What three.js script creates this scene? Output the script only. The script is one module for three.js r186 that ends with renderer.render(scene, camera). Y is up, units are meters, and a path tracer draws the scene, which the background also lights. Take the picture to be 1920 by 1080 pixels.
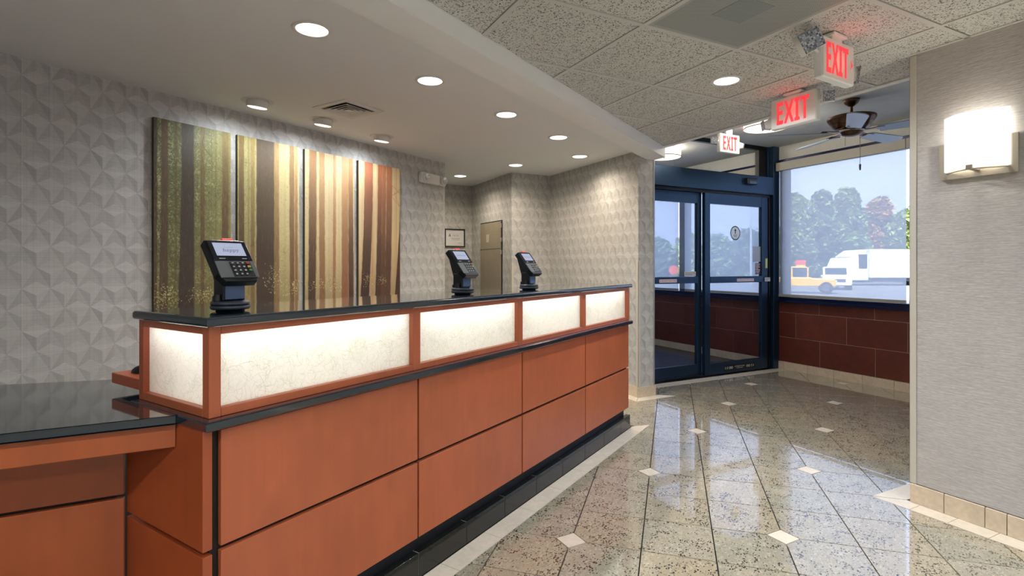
import * as THREE from 'three';
import { RoundedBoxGeometry } from 'three/addons/geometries/RoundedBoxGeometry.js';
import { mergeGeometries, toCreasedNormals } from 'three/addons/utils/BufferGeometryUtils.js';
import { RectAreaLightUniformsLib } from 'three/addons/lights/RectAreaLightUniformsLib.js';
import { FontLoader } from 'three/addons/loaders/FontLoader.js';
import { TextGeometry } from 'three/addons/geometries/TextGeometry.js';

// ------------------------------------------------------------ camera, sky, sun, exposure
const scene = new THREE.Scene();
const renderer = new THREE.WebGLRenderer({ antialias: true });
renderer.toneMapping = THREE.LinearToneMapping;
renderer.toneMappingExposure = 1.18;
renderer.shadowMap.enabled = true;
RectAreaLightUniformsLib.init();
const EYE = new THREE.Vector3(0, 1.235, 0), YAW = THREE.MathUtils.degToRad(27.1);
const camera = new THREE.PerspectiveCamera(2 * THREE.MathUtils.radToDeg(Math.atan(0.54)), 1920 / 1080, 0.05, 400);
camera.position.copy(EYE);
camera.rotation.set(0, -YAW, 0);
camera.setViewOffset(1920, 1080, 0, 41.5, 1920, 1080);   // level camera with the lens shifted
scene.add(camera);

const sunDir = new THREE.Vector3(-0.62, 0.66, 0.42).normalize();
{                                                                         // hazy bright day: air only, pale at the horizon
  const W = 64, H = 128, d = new Float32Array(W * H * 4), lo = [0.69, 0.76, 1.0], hi = [0.36, 0.54, 0.95], gnd = [0.34, 0.34, 0.33];
  for (let y = 0; y < H; y++) { const up = Math.sin(((y + 0.5) / H - 0.5) * Math.PI), t = Math.pow(Math.max(0, up), 0.6); for (let x = 0; x < W; x++) for (let k = 0; k < 4; k++) d[(y * W + x) * 4 + k] = k === 3 ? 1 : up < 0 ? gnd[k] : lo[k] + (hi[k] - lo[k]) * t; }
  const t = new THREE.DataTexture(d, W, H, THREE.RGBAFormat, THREE.FloatType);
  t.mapping = THREE.EquirectangularReflectionMapping; t.magFilter = THREE.LinearFilter; t.needsUpdate = true;
  scene.background = t; scene.backgroundIntensity = 2.9;
}
const sun = new THREE.DirectionalLight(0xfff4e4, 17);
sun.name = 'sun';
sun.position.copy(sunDir).multiplyScalar(60).add(new THREE.Vector3(25, 0, -25));
sun.target.position.set(25, 0, -25);
sun.castShadow = true;
Object.assign(sun.shadow.camera, { left: -60, right: 60, top: 60, bottom: -60, near: 1, far: 200 });
sun.shadow.mapSize.set(2048, 2048);
scene.add(sun, sun.target);

const CAN_POWER = 5.4, FAR_CAN_POWER = 3.4, LOBBY_POWER = 9.5, GIMBAL_POWER = 1.5, DRUM_POWER = 1.6, SCONCE_POWER = 0.1, STRIP_POWER = 8.5;

// ------------------------------------------------------------ helpers
let seed = 20240611;
const rnd = () => { seed = (seed + 0x6d2b79f5) | 0; let t = Math.imul(seed ^ (seed >>> 15), 1 | seed); t = (t + Math.imul(t ^ (t >>> 7), 61 | t)) ^ t; return ((t ^ (t >>> 14)) >>> 0) / 4294967296; };
const rr = (a, b) => a + (b - a) * rnd();
const TA = Math.PI / 6, CA = Math.cos(TA), SA = Math.sin(TA);
const fromA = (a, n) => [a * CA + n * 0.5, -a * 0.5 + n * CA];             // counter axes (along, across) -> world x, z
const used = new Map();
const numbered = (name) => { const n = used.get(name) ?? 0; used.set(name, n + 1); return n ? name + '_' + String(n).padStart(3, '0') : name; };
const lit = (o) => { o.castShadow = o.receiveShadow = true; return o; };
function mesh(name, geos, mat, parent = scene) {
  const list = [].concat(geos).map((g) => (g.index ? g.toNonIndexed() : g));
  for (const g of list) for (const k of Object.keys(g.attributes)) if (!['position', 'normal', 'uv'].includes(k)) g.deleteAttribute(k);
  const m = lit(new THREE.Mesh(list.length > 1 ? mergeGeometries(list) : list[0], mat));
  m.name = parent === scene ? numbered(name) : name;
  if (parent !== scene) { const n = parent.children.filter((c) => c.name === name || c.name.startsWith(name + '_')).length; if (n) m.name = name + '_' + String(n).padStart(3, '0'); }
  parent.add(m);
  return m;
}
function thing(name, label, category, pos = [0, 0, 0], turn = 0, group) {
  const o = new THREE.Group();
  o.name = numbered(name); o.position.set(...pos); o.rotation.y = turn;
  o.userData = { label, category, ...(group ? { group } : {}) };
  scene.add(o);
  return o;
}
const thingA = (name, label, category, a, y, n, group, turn = 0) => { const [x, z] = fromA(a, n); return thing(name, label, category, [x, y, z], TA + turn, group); };
const struct = (name, geos, mat, parent = scene) => { const m = mesh(name, geos, mat, parent); if (parent === scene) m.userData.kind = 'structure'; return m; };
function metric(g, ox = 0, oy = 0) {                                       // uv in metres by the dominant side of each face
  g = g.index ? g.toNonIndexed() : g;
  const p = g.attributes.position, uv = new Float32Array(p.count * 2), A = new THREE.Vector3(), B = new THREE.Vector3(), C = new THREE.Vector3();
  for (let i = 0; i < p.count; i += 3) {
    A.fromBufferAttribute(p, i); B.fromBufferAttribute(p, i + 1); C.fromBufferAttribute(p, i + 2);
    const N = B.clone().sub(A).cross(C.clone().sub(A)), x = Math.abs(N.x), y = Math.abs(N.y), z = Math.abs(N.z);
    [A, B, C].forEach((v, k) => { const [s, t] = y >= x && y >= z ? [v.x, v.z] : x > z ? [v.z, v.y] : [v.x, v.y]; uv[(i + k) * 2] = s + ox; uv[(i + k) * 2 + 1] = t + oy; });
  }
  g.setAttribute('uv', new THREE.BufferAttribute(uv, 2));
  return g;
}
// a box given by its two corners
const box = (x0, x1, y0, y1, z0, z1, r = 0, ox = 0, oy = 0) => {
  const w = Math.abs(x1 - x0), h = Math.abs(y1 - y0), d = Math.abs(z1 - z0);
  const g = r ? new RoundedBoxGeometry(w, h, d, 2, Math.min(r, w / 2.01, h / 2.01, d / 2.01)) : new THREE.BoxGeometry(w, h, d);
  g.translate((x0 + x1) / 2, (y0 + y1) / 2, (z0 + z1) / 2);
  return metric(g, ox, oy);
};
const cyl = (r0, r1, h, seg = 32, x = 0, y = 0, z = 0) => new THREE.CylinderGeometry(r0, r1, h, seg).translate(x, y, z);
const lathe = (pts, seg = 48) => new THREE.LatheGeometry(pts.map((p) => new THREE.Vector2(p[0], p[1])), seg);
const tube = (pts, r, seg = 24, rs = 8) => new THREE.TubeGeometry(new THREE.CatmullRomCurve3(pts.map((p) => new THREE.Vector3(...p))), seg, r, rs);
function prism(poly, y0, y1, bevel = 0, ox = 0, oz = 0) {                  // poly: [[x, z] ...]; uv in metres
  let area = 0;
  poly.forEach((p, i) => { const q = poly[(i + 1) % poly.length]; area += p[0] * q[1] - q[0] * p[1]; });
  const pts = area > 0 ? poly.slice().reverse() : poly;                    // shape uses (x, -z)
  const s = new THREE.Shape(pts.map((p) => new THREE.Vector2(p[0], -p[1])));
  const g = new THREE.ExtrudeGeometry(s, { depth: y1 - y0 - 2 * bevel, bevelEnabled: bevel > 0, bevelSize: bevel, bevelThickness: bevel, bevelOffset: -bevel, bevelSegments: bevel > 0.004 ? 4 : 1 });
  g.rotateX(-Math.PI / 2); g.translate(0, y0 + bevel, 0);
  return metric(g, ox, oz);
}
function clip(poly, nx, nz, c) {                                           // keep nx*x + nz*z >= c
  const out = [];
  poly.forEach((p, i) => {
    const q = poly[(i + 1) % poly.length], dp = p[0] * nx + p[1] * nz - c, dq = q[0] * nx + q[1] * nz - c;
    if (dp >= 0) out.push(p);
    if (dp * dq < 0) { const t = dp / (dp - dq); out.push([p[0] + (q[0] - p[0]) * t, p[1] + (q[1] - p[1]) * t]); }
  });
  return out;
}
const polyArea = (poly) => { let s = 0; poly.forEach((p, i) => { const q = poly[(i + 1) % poly.length]; s += p[0] * q[1] - q[0] * p[1]; }); return Math.abs(s / 2); };
const R = THREE.MathUtils.degToRad;

// ------------------------------------------------------------ textures
function canvasTex(w, h, draw, srgb = true, repeat) {
  const c = document.createElement('canvas'); c.width = w; c.height = h;
  draw(c.getContext('2d'), w, h);
  const t = new THREE.CanvasTexture(c);
  if (srgb) t.colorSpace = THREE.SRGBColorSpace;
  t.magFilter = THREE.LinearFilter;
  if (repeat) { t.wrapS = t.wrapT = THREE.RepeatWrapping; t.repeat.set(...repeat); }
  return t;
}
function lattice(n) {                                                      // value noise; px, py: whole periods after which it repeats
  const a = new Float32Array(n * n).map(() => rnd());
  return (x, y, px = n, py = n) => { const xi = Math.floor(x), yi = Math.floor(y), fx = x - xi, fy = y - yi, u = fx * fx * (3 - 2 * fx), v = fy * fy * (3 - 2 * fy), w = (k, p) => (((k % p) + p) % p) % n, g = (i, j) => a[w(j, py) * n + w(i, px)]; return (g(xi, yi) * (1 - u) + g(xi + 1, yi) * u) * (1 - v) + (g(xi, yi + 1) * (1 - u) + g(xi + 1, yi + 1) * u) * v; };
}
function dataTex(w, h, fn, repeat, srgb = true) {                           // fn(u, v) -> [r, g, b] 0..255
  const d = new Uint8Array(w * h * 4);
  for (let y = 0; y < h; y++) for (let x = 0; x < w; x++) { const c = fn(x / w, y / h), o = (y * w + x) * 4; for (let k = 0; k < 3; k++) d[o + k] = Math.max(0, Math.min(255, c[k])); d[o + 3] = 255; }
  const t = new THREE.DataTexture(d, w, h);
  if (srgb) t.colorSpace = THREE.SRGBColorSpace;
  t.magFilter = THREE.LinearFilter; t.wrapS = t.wrapT = THREE.RepeatWrapping;
  if (repeat) t.repeat.set(...repeat);
  t.needsUpdate = true;
  return t;
}
// a printed paper of small pyramids: rows of triangles, each split into three tones
const wallpaperMap = (() => {
  const cols = 8, rows = 8, W = 1024, H = 968;
  return canvasTex(W, H, (g) => {
    const dx = W / cols, dy = H / rows;
    g.fillStyle = '#b9b7b0'; g.fillRect(0, 0, W, H);
    const V = (i, j) => [(i + (((j % 2) + 2) % 2) * 0.5) * dx, j * dy];
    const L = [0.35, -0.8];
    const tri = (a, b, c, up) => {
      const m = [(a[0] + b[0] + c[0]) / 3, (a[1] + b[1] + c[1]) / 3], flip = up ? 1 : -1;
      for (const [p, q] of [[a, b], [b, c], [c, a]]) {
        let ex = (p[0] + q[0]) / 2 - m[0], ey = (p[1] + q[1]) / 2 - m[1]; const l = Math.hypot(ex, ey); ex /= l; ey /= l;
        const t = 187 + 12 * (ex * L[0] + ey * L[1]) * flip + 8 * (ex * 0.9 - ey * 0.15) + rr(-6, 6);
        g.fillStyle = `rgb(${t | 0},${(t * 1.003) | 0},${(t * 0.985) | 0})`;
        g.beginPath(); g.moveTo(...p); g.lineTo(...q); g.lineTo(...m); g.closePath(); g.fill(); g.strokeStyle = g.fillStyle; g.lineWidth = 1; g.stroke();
      }
    };
    const st = seed;
    for (let j = -1; j <= rows; j++) for (let i = -1; i <= cols; i++) {
      seed = st + (((i + cols) % cols) * 31 + ((j + rows) % rows) * 977);
      const o = ((j % 2) + 2) % 2;
      tri(V(i, j), V(i + 1, j), V(i + o, j + 1), true);
      tri(V(i, j + 1), V(i + 1, j + 1), V(i + (o ? 0 : 1), j), false);
    }
    seed = st + 5;
    g.globalAlpha = 0.05;
    for (let k = 0; k < 900; k++) { g.fillStyle = rnd() < 0.5 ? '#fff' : '#444'; g.fillRect(0, rnd() * H, W, 1); g.fillRect(rnd() * W, 0, 1, H); }
  }, true, [1 / (cols * 0.118), 1 / (rows * 0.1115)]);
})();
const linenMap = (() => { const n = lattice(256), m = lattice(64); return dataTex(512, 512, (u, v) => { const t = 188 + 16 * (n(u * 16, v * 256, 16, 256) - 0.5) + 16 * (n(u * 40, v * 128, 40, 128) - 0.5) + 6 * (m(u * 6, v * 6, 6, 6) - 0.5); return [t, t * 0.985, t * 0.968]; }, [1 / 0.5, 1 / 0.5]); })();
const linenBump = (() => { const n = lattice(256); return dataTex(512, 512, (u, v) => { const t = 255 * n(u * 14, v * 256, 14, 256); return [t, t, t]; }, [2, 2], false); })();
function graniteMap(tone) {
  return canvasTex(1024, 1024, (g, W) => {
    g.fillStyle = tone; g.fillRect(0, 0, W, W);
    const blob = (x, y, r, s, c, al) => { g.globalAlpha = al; g.fillStyle = c; for (const ox of [-W, 0, W]) for (const oy of [-W, 0, W]) { if (x + ox < -r * 3 || x + ox > W + r * 3 || y + oy < -r * 3 || y + oy > W + r * 3) continue; g.beginPath(); g.ellipse(x + ox, y + oy, r * s, r, 0.5, 0, 7); g.fill(); } };
    for (let k = 0; k < 260; k++) blob(rnd() * W, rnd() * W, rr(15, 55), rr(0.7, 1.8), ['#c9c2ab', '#a8a591', '#b8a98c', '#d3cdbb', '#9d9c8c'][(rnd() * 5) | 0], 0.12);
    for (let k = 0; k < 9000; k++) blob(rnd() * W, rnd() * W, rr(1.2, 5), rr(0.6, 2.2), ['#d9d4c4', '#8d8877', '#c2b79c', '#7d7768', '#e0dccf', '#a89a7c'][(rnd() * 6) | 0], 0.35);
    for (let k = 0; k < 150; k++) { const cx = rnd() * W, cy = rnd() * W, a = rnd() * 7; for (let q = 0; q < 14; q++) { const d = rr(-55, 55); blob((cx + d * Math.cos(a) + rr(-16, 16) + W) % W, (cy + d * Math.sin(a) + rr(-16, 16) + W) % W, rr(1.2, 4.2), rr(0.7, 2), rnd() < 0.7 ? '#2b2722' : '#54463a', 0.85); } }
    for (let k = 0; k < 1700; k++) blob(rnd() * W, rnd() * W, rr(1, 3.4), rr(0.6, 2), rnd() < 0.6 ? '#3a342d' : '#6b5c4a', 0.75);
    g.globalAlpha = 1;
  }, true, [1 / 0.9, 1 / 0.9]);
}
const acousticMap = canvasTex(1024, 1024, (g, W) => {
  g.fillStyle = '#d4d4ce'; g.fillRect(0, 0, W, W);
  for (let k = 0; k < 14000; k++) { g.globalAlpha = rr(0.15, 0.5); g.fillStyle = rnd() < 0.5 ? '#eeeeea' : '#bbb9b1'; const r = rr(0.8, 3); g.beginPath(); g.ellipse(rnd() * W, rnd() * W, r * rr(0.7, 2), r, rnd() * 3, 0, 7); g.fill(); }
  for (let k = 0; k < 5200; k++) { g.globalAlpha = rr(0.5, 0.95); g.fillStyle = rnd() < 0.6 ? '#33312e' : '#6f6c66'; const r = rr(1, 4.2); g.beginPath(); g.ellipse(rnd() * W, rnd() * W, r * rr(0.7, 2.4), r, rnd() * 3, 0, 7); g.fill(); }
  g.globalAlpha = 1;
}, true, [1 / 0.61, 1 / 0.61]);
function woodMap(hue) {
  const n = lattice(128), m = lattice(64);
  return dataTex(512, 512, (u, v) => {
    const grain = n(u * 64, v * 3, 64, 3) * 0.5 + n(u * 120, v * 8, 120, 8) * 0.3, cloud = m(u * 5, v * 4, 5, 4) * 0.45 + m(u * 11, v * 7, 11, 7) * 0.3 + m(u * 27, v * 19, 27, 19) * 0.25;
    const t = 1 + 0.05 * (grain - 0.4) + 0.17 * (cloud - 0.5);
    return hue.map((c) => c * t);
  }, [1 / 1.1, 1 / 1.1]);
}
const fibreMap = canvasTex(1024, 1024, (g, W) => {
  g.fillStyle = '#f5f2e6'; g.fillRect(0, 0, W, W);
  for (let k = 0; k < 1300; k++) {
    g.globalAlpha = rr(0.1, 0.3); g.strokeStyle = ['#8f8a74', '#aa9f7c', '#a09070', '#7d7d70'][(rnd() * 4) | 0]; g.lineWidth = rr(0.8, 2.2);
    let x = rnd() * W, y = rnd() * W, a = rnd() * 7; g.beginPath(); g.moveTo(x, y);
    const turn = rr(-0.35, 0.35);
    for (let q = 0; q < 14; q++) { a += turn + rr(-0.3, 0.3); x += 9 * Math.cos(a); y += 9 * Math.sin(a); g.lineTo(x, y); }
    g.stroke();
  }
  for (let k = 0; k < 60; k++) { g.globalAlpha = 0.04; g.fillStyle = rnd() < 0.5 ? '#fff' : '#b9a680'; g.beginPath(); g.arc(rnd() * W, rnd() * W, rr(30, 90), 0, 7); g.fill(); }
  g.globalAlpha = 1;
}, true, [1 / 0.5, 1 / 0.5]);
const mottle = (base, amount, size = 0.6, px = 256) => { const n = lattice(64); return dataTex(px, px, (u, v) => { const t = 1 + amount * (n(u * 8, v * 8, 8, 8) - 0.5) + amount * 0.8 * (n(u * 40, v * 40, 40, 40) - 0.5) + amount * 0.5 * (n(u * 60, v * 60, 60, 60) - 0.5); return base.map((c) => c * t); }, [1 / size, 1 / size]); };
const plasterBump = (() => { const n = lattice(128); return dataTex(256, 256, (u, v) => { const t = 255 * (0.5 * n(u * 64, v * 64) + 0.5 * n(u * 128, v * 128)); return [t, t, t]; }, [2, 2], false); })();

// ------------------------------------------------------------ materials
const std = (o) => new THREE.MeshStandardMaterial(o), phys = (o) => new THREE.MeshPhysicalMaterial(o);
const M = {
  wallpaper: std({ map: wallpaperMap, roughness: 0.7 }),
  linen: std({ map: linenMap, bumpMap: linenBump, bumpScale: 0.0006, roughness: 0.8 }),
  plaster: std({ color: 0xeef2f2, roughness: 0.85, bumpMap: plasterBump, bumpScale: 0.0003 }),
  beam: std({ color: 0xf4f5f3, roughness: 0.85, bumpMap: plasterBump, bumpScale: 0.0003 }),
  paint: std({ map: mottle([188, 190, 186], 0.03), roughness: 0.8 }),
  grout: std({ map: mottle([58, 54, 50], 0.1), roughness: 0.85 }),
  granites: ['#aca693', '#a4a18f', '#afa58e'].map((c) => phys({ map: graniteMap(c), roughness: 0.12, clearcoat: 1, clearcoatRoughness: 0.02 })),
  cream: std({ map: mottle([226, 216, 198], 0.05), roughness: 0.22 }),
  creamWall: std({ map: mottle([212, 196, 172], 0.07), roughness: 0.35 }),
  blackTile: phys({ map: mottle([24, 27, 26], 0.2), roughness: 0.08 }),
  blackStone: phys({ map: mottle([31, 42, 52], 0.07, 0.3), roughness: 0.08, clearcoat: 0.8, clearcoatRoughness: 0.04 }),
  kick: std({ color: 0x10131c, roughness: 0.5 }),
  reveal: std({ color: 0x16110f, roughness: 0.6 }),
  wood: phys({ map: woodMap([180, 95, 58]), roughness: 0.38, clearcoat: 0.25, clearcoatRoughness: 0.25 }),
  woodDark: phys({ map: woodMap([164, 78, 42]), roughness: 0.36, clearcoat: 0.25, clearcoatRoughness: 0.25 }),
  woodSide: phys({ map: woodMap([174, 87, 42]), roughness: 0.38, clearcoat: 0.25, clearcoatRoughness: 0.25 }),
  fibre: phys({ map: fibreMap, transmission: 0.8, thickness: 0, roughness: 0.95, specularIntensity: 0.4 }),
  whiteBack: std({ color: 0xf2f2ee, roughness: 0.8 }),
  acoustic: std({ map: acousticMap, roughness: 0.95 }),
  gridBar: std({ color: 0xcfcec8, roughness: 0.5 }),
  brownTile: std({ map: mottle([112, 56, 42], 0.12, 0.5), roughness: 0.38 }),
  brownTile2: std({ map: mottle([102, 48, 36], 0.12, 0.5), roughness: 0.38 }),
  lightGrout: std({ color: 0xc2b6a8, roughness: 0.9 }),
  darkMetal: phys({ color: 0x263f58, metalness: 0.6, roughness: 0.3 }),
  blackMetal: phys({ color: 0x0c0f16, metalness: 0.4, roughness: 0.35 }),
  navySill: phys({ color: 0x141c44, metalness: 0.3, roughness: 0.25 }),
  shade: phys({ color: 0xdfe1e2, transmission: 0.96, thickness: 0, roughness: 0.6, specularIntensity: 0.2 }),
  shadeBar: std({ color: 0xa7a69e, roughness: 0.6 }),
  glass: phys({ color: 0xffffff, transmission: 1, thickness: 0, roughness: 0, ior: 1.5 }),
  doorGlass: phys({ color: 0xeef2f8, transmission: 1, thickness: 0, roughness: 0, ior: 1.5 }),
  mat: std({ map: mottle([54, 66, 92], 0.3, 0.2), roughness: 0.95 }),
  nickel: std({ color: 0xb4ad9e, metalness: 0.55, roughness: 0.42 }),
  bronze: std({ color: 0x5b4436, metalness: 0.85, roughness: 0.28 }),
  bladeMat: phys({ color: 0x8fa0b4, roughness: 0.35, clearcoat: 0.3 }),
  chain: std({ color: 0x6b6259, metalness: 0.8, roughness: 0.35 }),
  whitePlastic: std({ color: 0xe8e8e2, roughness: 0.45 }),
  greyPlastic: std({ color: 0xb9b7aa, roughness: 0.5 }),
  guard: std({ color: 0xcac6ba, roughness: 0.45 }),
  silver: std({ color: 0xc3c5c6, metalness: 0.8, roughness: 0.3 }),
  reflector: std({ color: 0xdfe2e6, metalness: 0.9, roughness: 0.15 }),
  trimWhite: std({ color: 0xe2e2de, roughness: 0.4 }),
  lens: std({ color: 0xffffff, emissive: 0xfffaf0, emissiveIntensity: 2.2, roughness: 0.5 }),
  sconceGlass: std({ color: 0xffffff, emissive: 0xfffaf0, emissiveIntensity: 1.25, roughness: 0.4 }),
  drumGlass: std({ color: 0xffffff, emissive: 0xfff6e2, emissiveIntensity: 1.4, roughness: 0.5 }),
  led: std({ color: 0xffffff, emissive: 0xffffff, emissiveIntensity: 3, roughness: 0.5 }),
  red: std({ color: 0x801010, emissive: 0xff4048, emissiveIntensity: 0.85, roughness: 0.5 }),
  redPlastic: std({ color: 0xe8453c, emissive: 0xff3a30, emissiveIntensity: 0.25, roughness: 0.4 }),
  blackPlastic: std({ color: 0x11141a, roughness: 0.38 }),
  baseGrey: std({ color: 0x343a46, roughness: 0.35 }),
  slatePlastic: std({ color: 0x465a7c, roughness: 0.35 }),
  keyPlate: std({ color: 0x5c6367, roughness: 0.4 }),
  keyGrey: std({ color: 0xb6bcc6, roughness: 0.5 }),
  keyRed: std({ color: 0xb03326, roughness: 0.5 }),
  keyYellow: std({ color: 0xb9a54c, roughness: 0.5 }),
  keyGreen: std({ color: 0x2f7a4a, roughness: 0.5 }),
  closet: std({ map: mottle([150, 141, 122], 0.04), roughness: 0.6 }),
  asphalt: std({ map: mottle([120, 122, 126], 0.15, 6), roughness: 0.95 }),
};

// ------------------------------------------------------------ large structure
const CEIL_S = 2.318, CEIL_G = 2.335, CEIL_V = 2.668, BACK_N = -3.65;
const TOP = 2.75;
// walls
{
  const back = box(-1.6, 4.337, 0, 2.42, BACK_N - 0.15, BACK_N);
  const w = struct('wall_back', back, M.wallpaper); w.rotation.y = TA;
  struct('wall_left', box(-3.35, -3.2, 0, TOP, -2.7, 3.15), M.linen);
  struct('wall_rear', box(-3.35, 3.29, 0, TOP, 3.0, 3.15), M.linen);
  struct('wall_right', [box(3.14, 3.29, 0, TOP, -1.54, 3.0), box(3.29, 6.0, 0, TOP, -1.54, -1.39)], M.linen);
  struct('wall_recess', box(1.3, 2.965, 0, 2.42, -6.85, -6.7), M.wallpaper);
  struct('wall_recess_left', box(1.3, 1.45, 0, 2.42, -6.7, -5.15), M.wallpaper);
  struct('wall_closet', box(2.815, 2.965, 0, 2.42, -6.7, -5.66), M.wallpaper);
  struct('wall_recess_right', box(2.815, 3.335, 0, 2.42, -5.66, -5.51), M.wallpaper);
  struct('wall_partition', box(3.335, 3.53, 0, TOP, -5.66, -3.915), M.wallpaper);
  struct('wall_entry_left', box(3.335, 3.53, 0, TOP, -11.0, -5.66), M.paint);
  struct('wall_entry_end', box(3.335, 6.0, 0, TOP, -11.15, -11.0), M.paint);
}
// ceilings
const worldPoly = (list) => list.map(([a, n]) => fromA(a, n));
struct('ceiling', prism([...worldPoly([[-3.4, -1.68], [4.84, -1.68]]), [3.34, -4.0], [3.34, -5.6], [2.9, -5.6], [2.9, -6.8], [1.35, -6.8], [1.35, -5.2], ...worldPoly([[-1.5, -3.75]]), [-3.3, -2.2]], CEIL_S, CEIL_S + 0.1), M.plaster);
struct('trim_1', prism(worldPoly([[-3.6, -1.68], [5.046, -1.68], [4.942, -1.5], [-3.6, -1.5]]), 2.245, 2.46), M.beam);
struct('trim_2', box(3.478, 3.53, CEIL_G - 0.003, TOP, -3.78, -1.54), M.beam);
const gridCeil = struct('ceiling', prism([...worldPoly([[-3.2, -1.495]]), ...worldPoly([[4.86, -1.495]]), [3.475, -1.535], [3.135, -1.535], [3.135, 3.0], [-3.2, 3.0], [-3.3, 0.35]], CEIL_G + 0.02, CEIL_G + 0.08), M.reveal);
struct('ceiling', box(3.53, 6.0, CEIL_V, TOP + 0.02, -11.0, -1.4), M.paint);
struct('roof', box(-3.6, 6.05, TOP + 0.06, TOP + 0.2, -11.3, 3.3), M.plaster);
struct('wall_over_partition', prism([...worldPoly([[-3.5, -1.72], [5.0, -1.72], [5.0, -1.69], [-3.5, -1.69]])], CEIL_S + 0.1, TOP + 0.05), M.plaster);

// acoustic tiles and their bars
{
  const XS = [], ZS = [];
  for (let k = -9; k <= 3; k++) XS.push(1.65 + 0.61 * k);
  for (let k = -4; k <= 8; k++) ZS.push(-1.29 + 0.61 * k);
  const keep = (poly) => { let p = clip(poly, 0.5, CA, -1.497); p = p.length ? clip(p, -1, 0, -3.474) : p; return p; };
  for (let i = 0; i + 1 < XS.length; i++) for (let j = 0; j + 1 < ZS.length; j++) {
    const x0 = XS[i] + 0.0155, x1 = XS[i + 1] - 0.0155, z0 = ZS[j] + 0.0155, z1 = ZS[j + 1] - 0.0155;
    if (i === 9 && j === 3) continue;                                     // the perforated return grille sits here
    let poly = keep([[x0, z0], [x1, z0], [x1, z1], [x0, z1]]);
    const extra = [];
    if (z0 < -1.6 && z1 > -1.54 && x1 > 3.14) { const b = clip(clip(poly, 1, 0, 3.1362), 0, -1, 1.545); if (b.length > 2) extra.push(b); }
    if ((z0 + z1) / 2 > -1.5) poly = poly.length ? clip(poly, -1, 0, -3.136) : poly;
    else if (z1 > -1.54 && x1 > 3.14) poly = clip(poly, -1, 0, -3.136);
    if (poly.length < 3 || polyArea(poly) < 0.004 || x1 < -3.1 || z1 > 3.0) continue;
    const ox = rr(0, 0.6), oz = rr(0, 0.6);
    mesh('ceiling_tile', [poly, ...extra].map((p) => prism(p, CEIL_G + 0.004, CEIL_G + 0.0195, 0, ox, oz)), M.acoustic, gridCeil);
  }
  const bar = (x0, x1, z0, z1) => { let p = keep([[x0, z0], [x1, z0], [x1, z1], [x0, z1]]); if (p.length < 3) return; mesh('grid_bar', prism(p, CEIL_G, CEIL_G + 0.012), M.gridBar, gridCeil); };
  for (const x of XS) if (x > -3.1) bar(x - 0.012, x + 0.012, -4, x > 3.14 ? -1.54 : 2.99);
  for (const z of ZS) { if (z > 2.95) continue; let prev = -3.1; for (const x of XS) { if (x < -3.1) continue; const end = z > -1.54 ? 3.136 : 9; if (x - 0.0125 > prev) bar(prev, Math.min(x - 0.0125, end), z - 0.012, z + 0.012); prev = x + 0.0125; } }
  mesh('wall_angle', box(3.118, 3.139, CEIL_G, CEIL_G + 0.003, -1.54, 2.99), M.gridBar, gridCeil);
}

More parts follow.
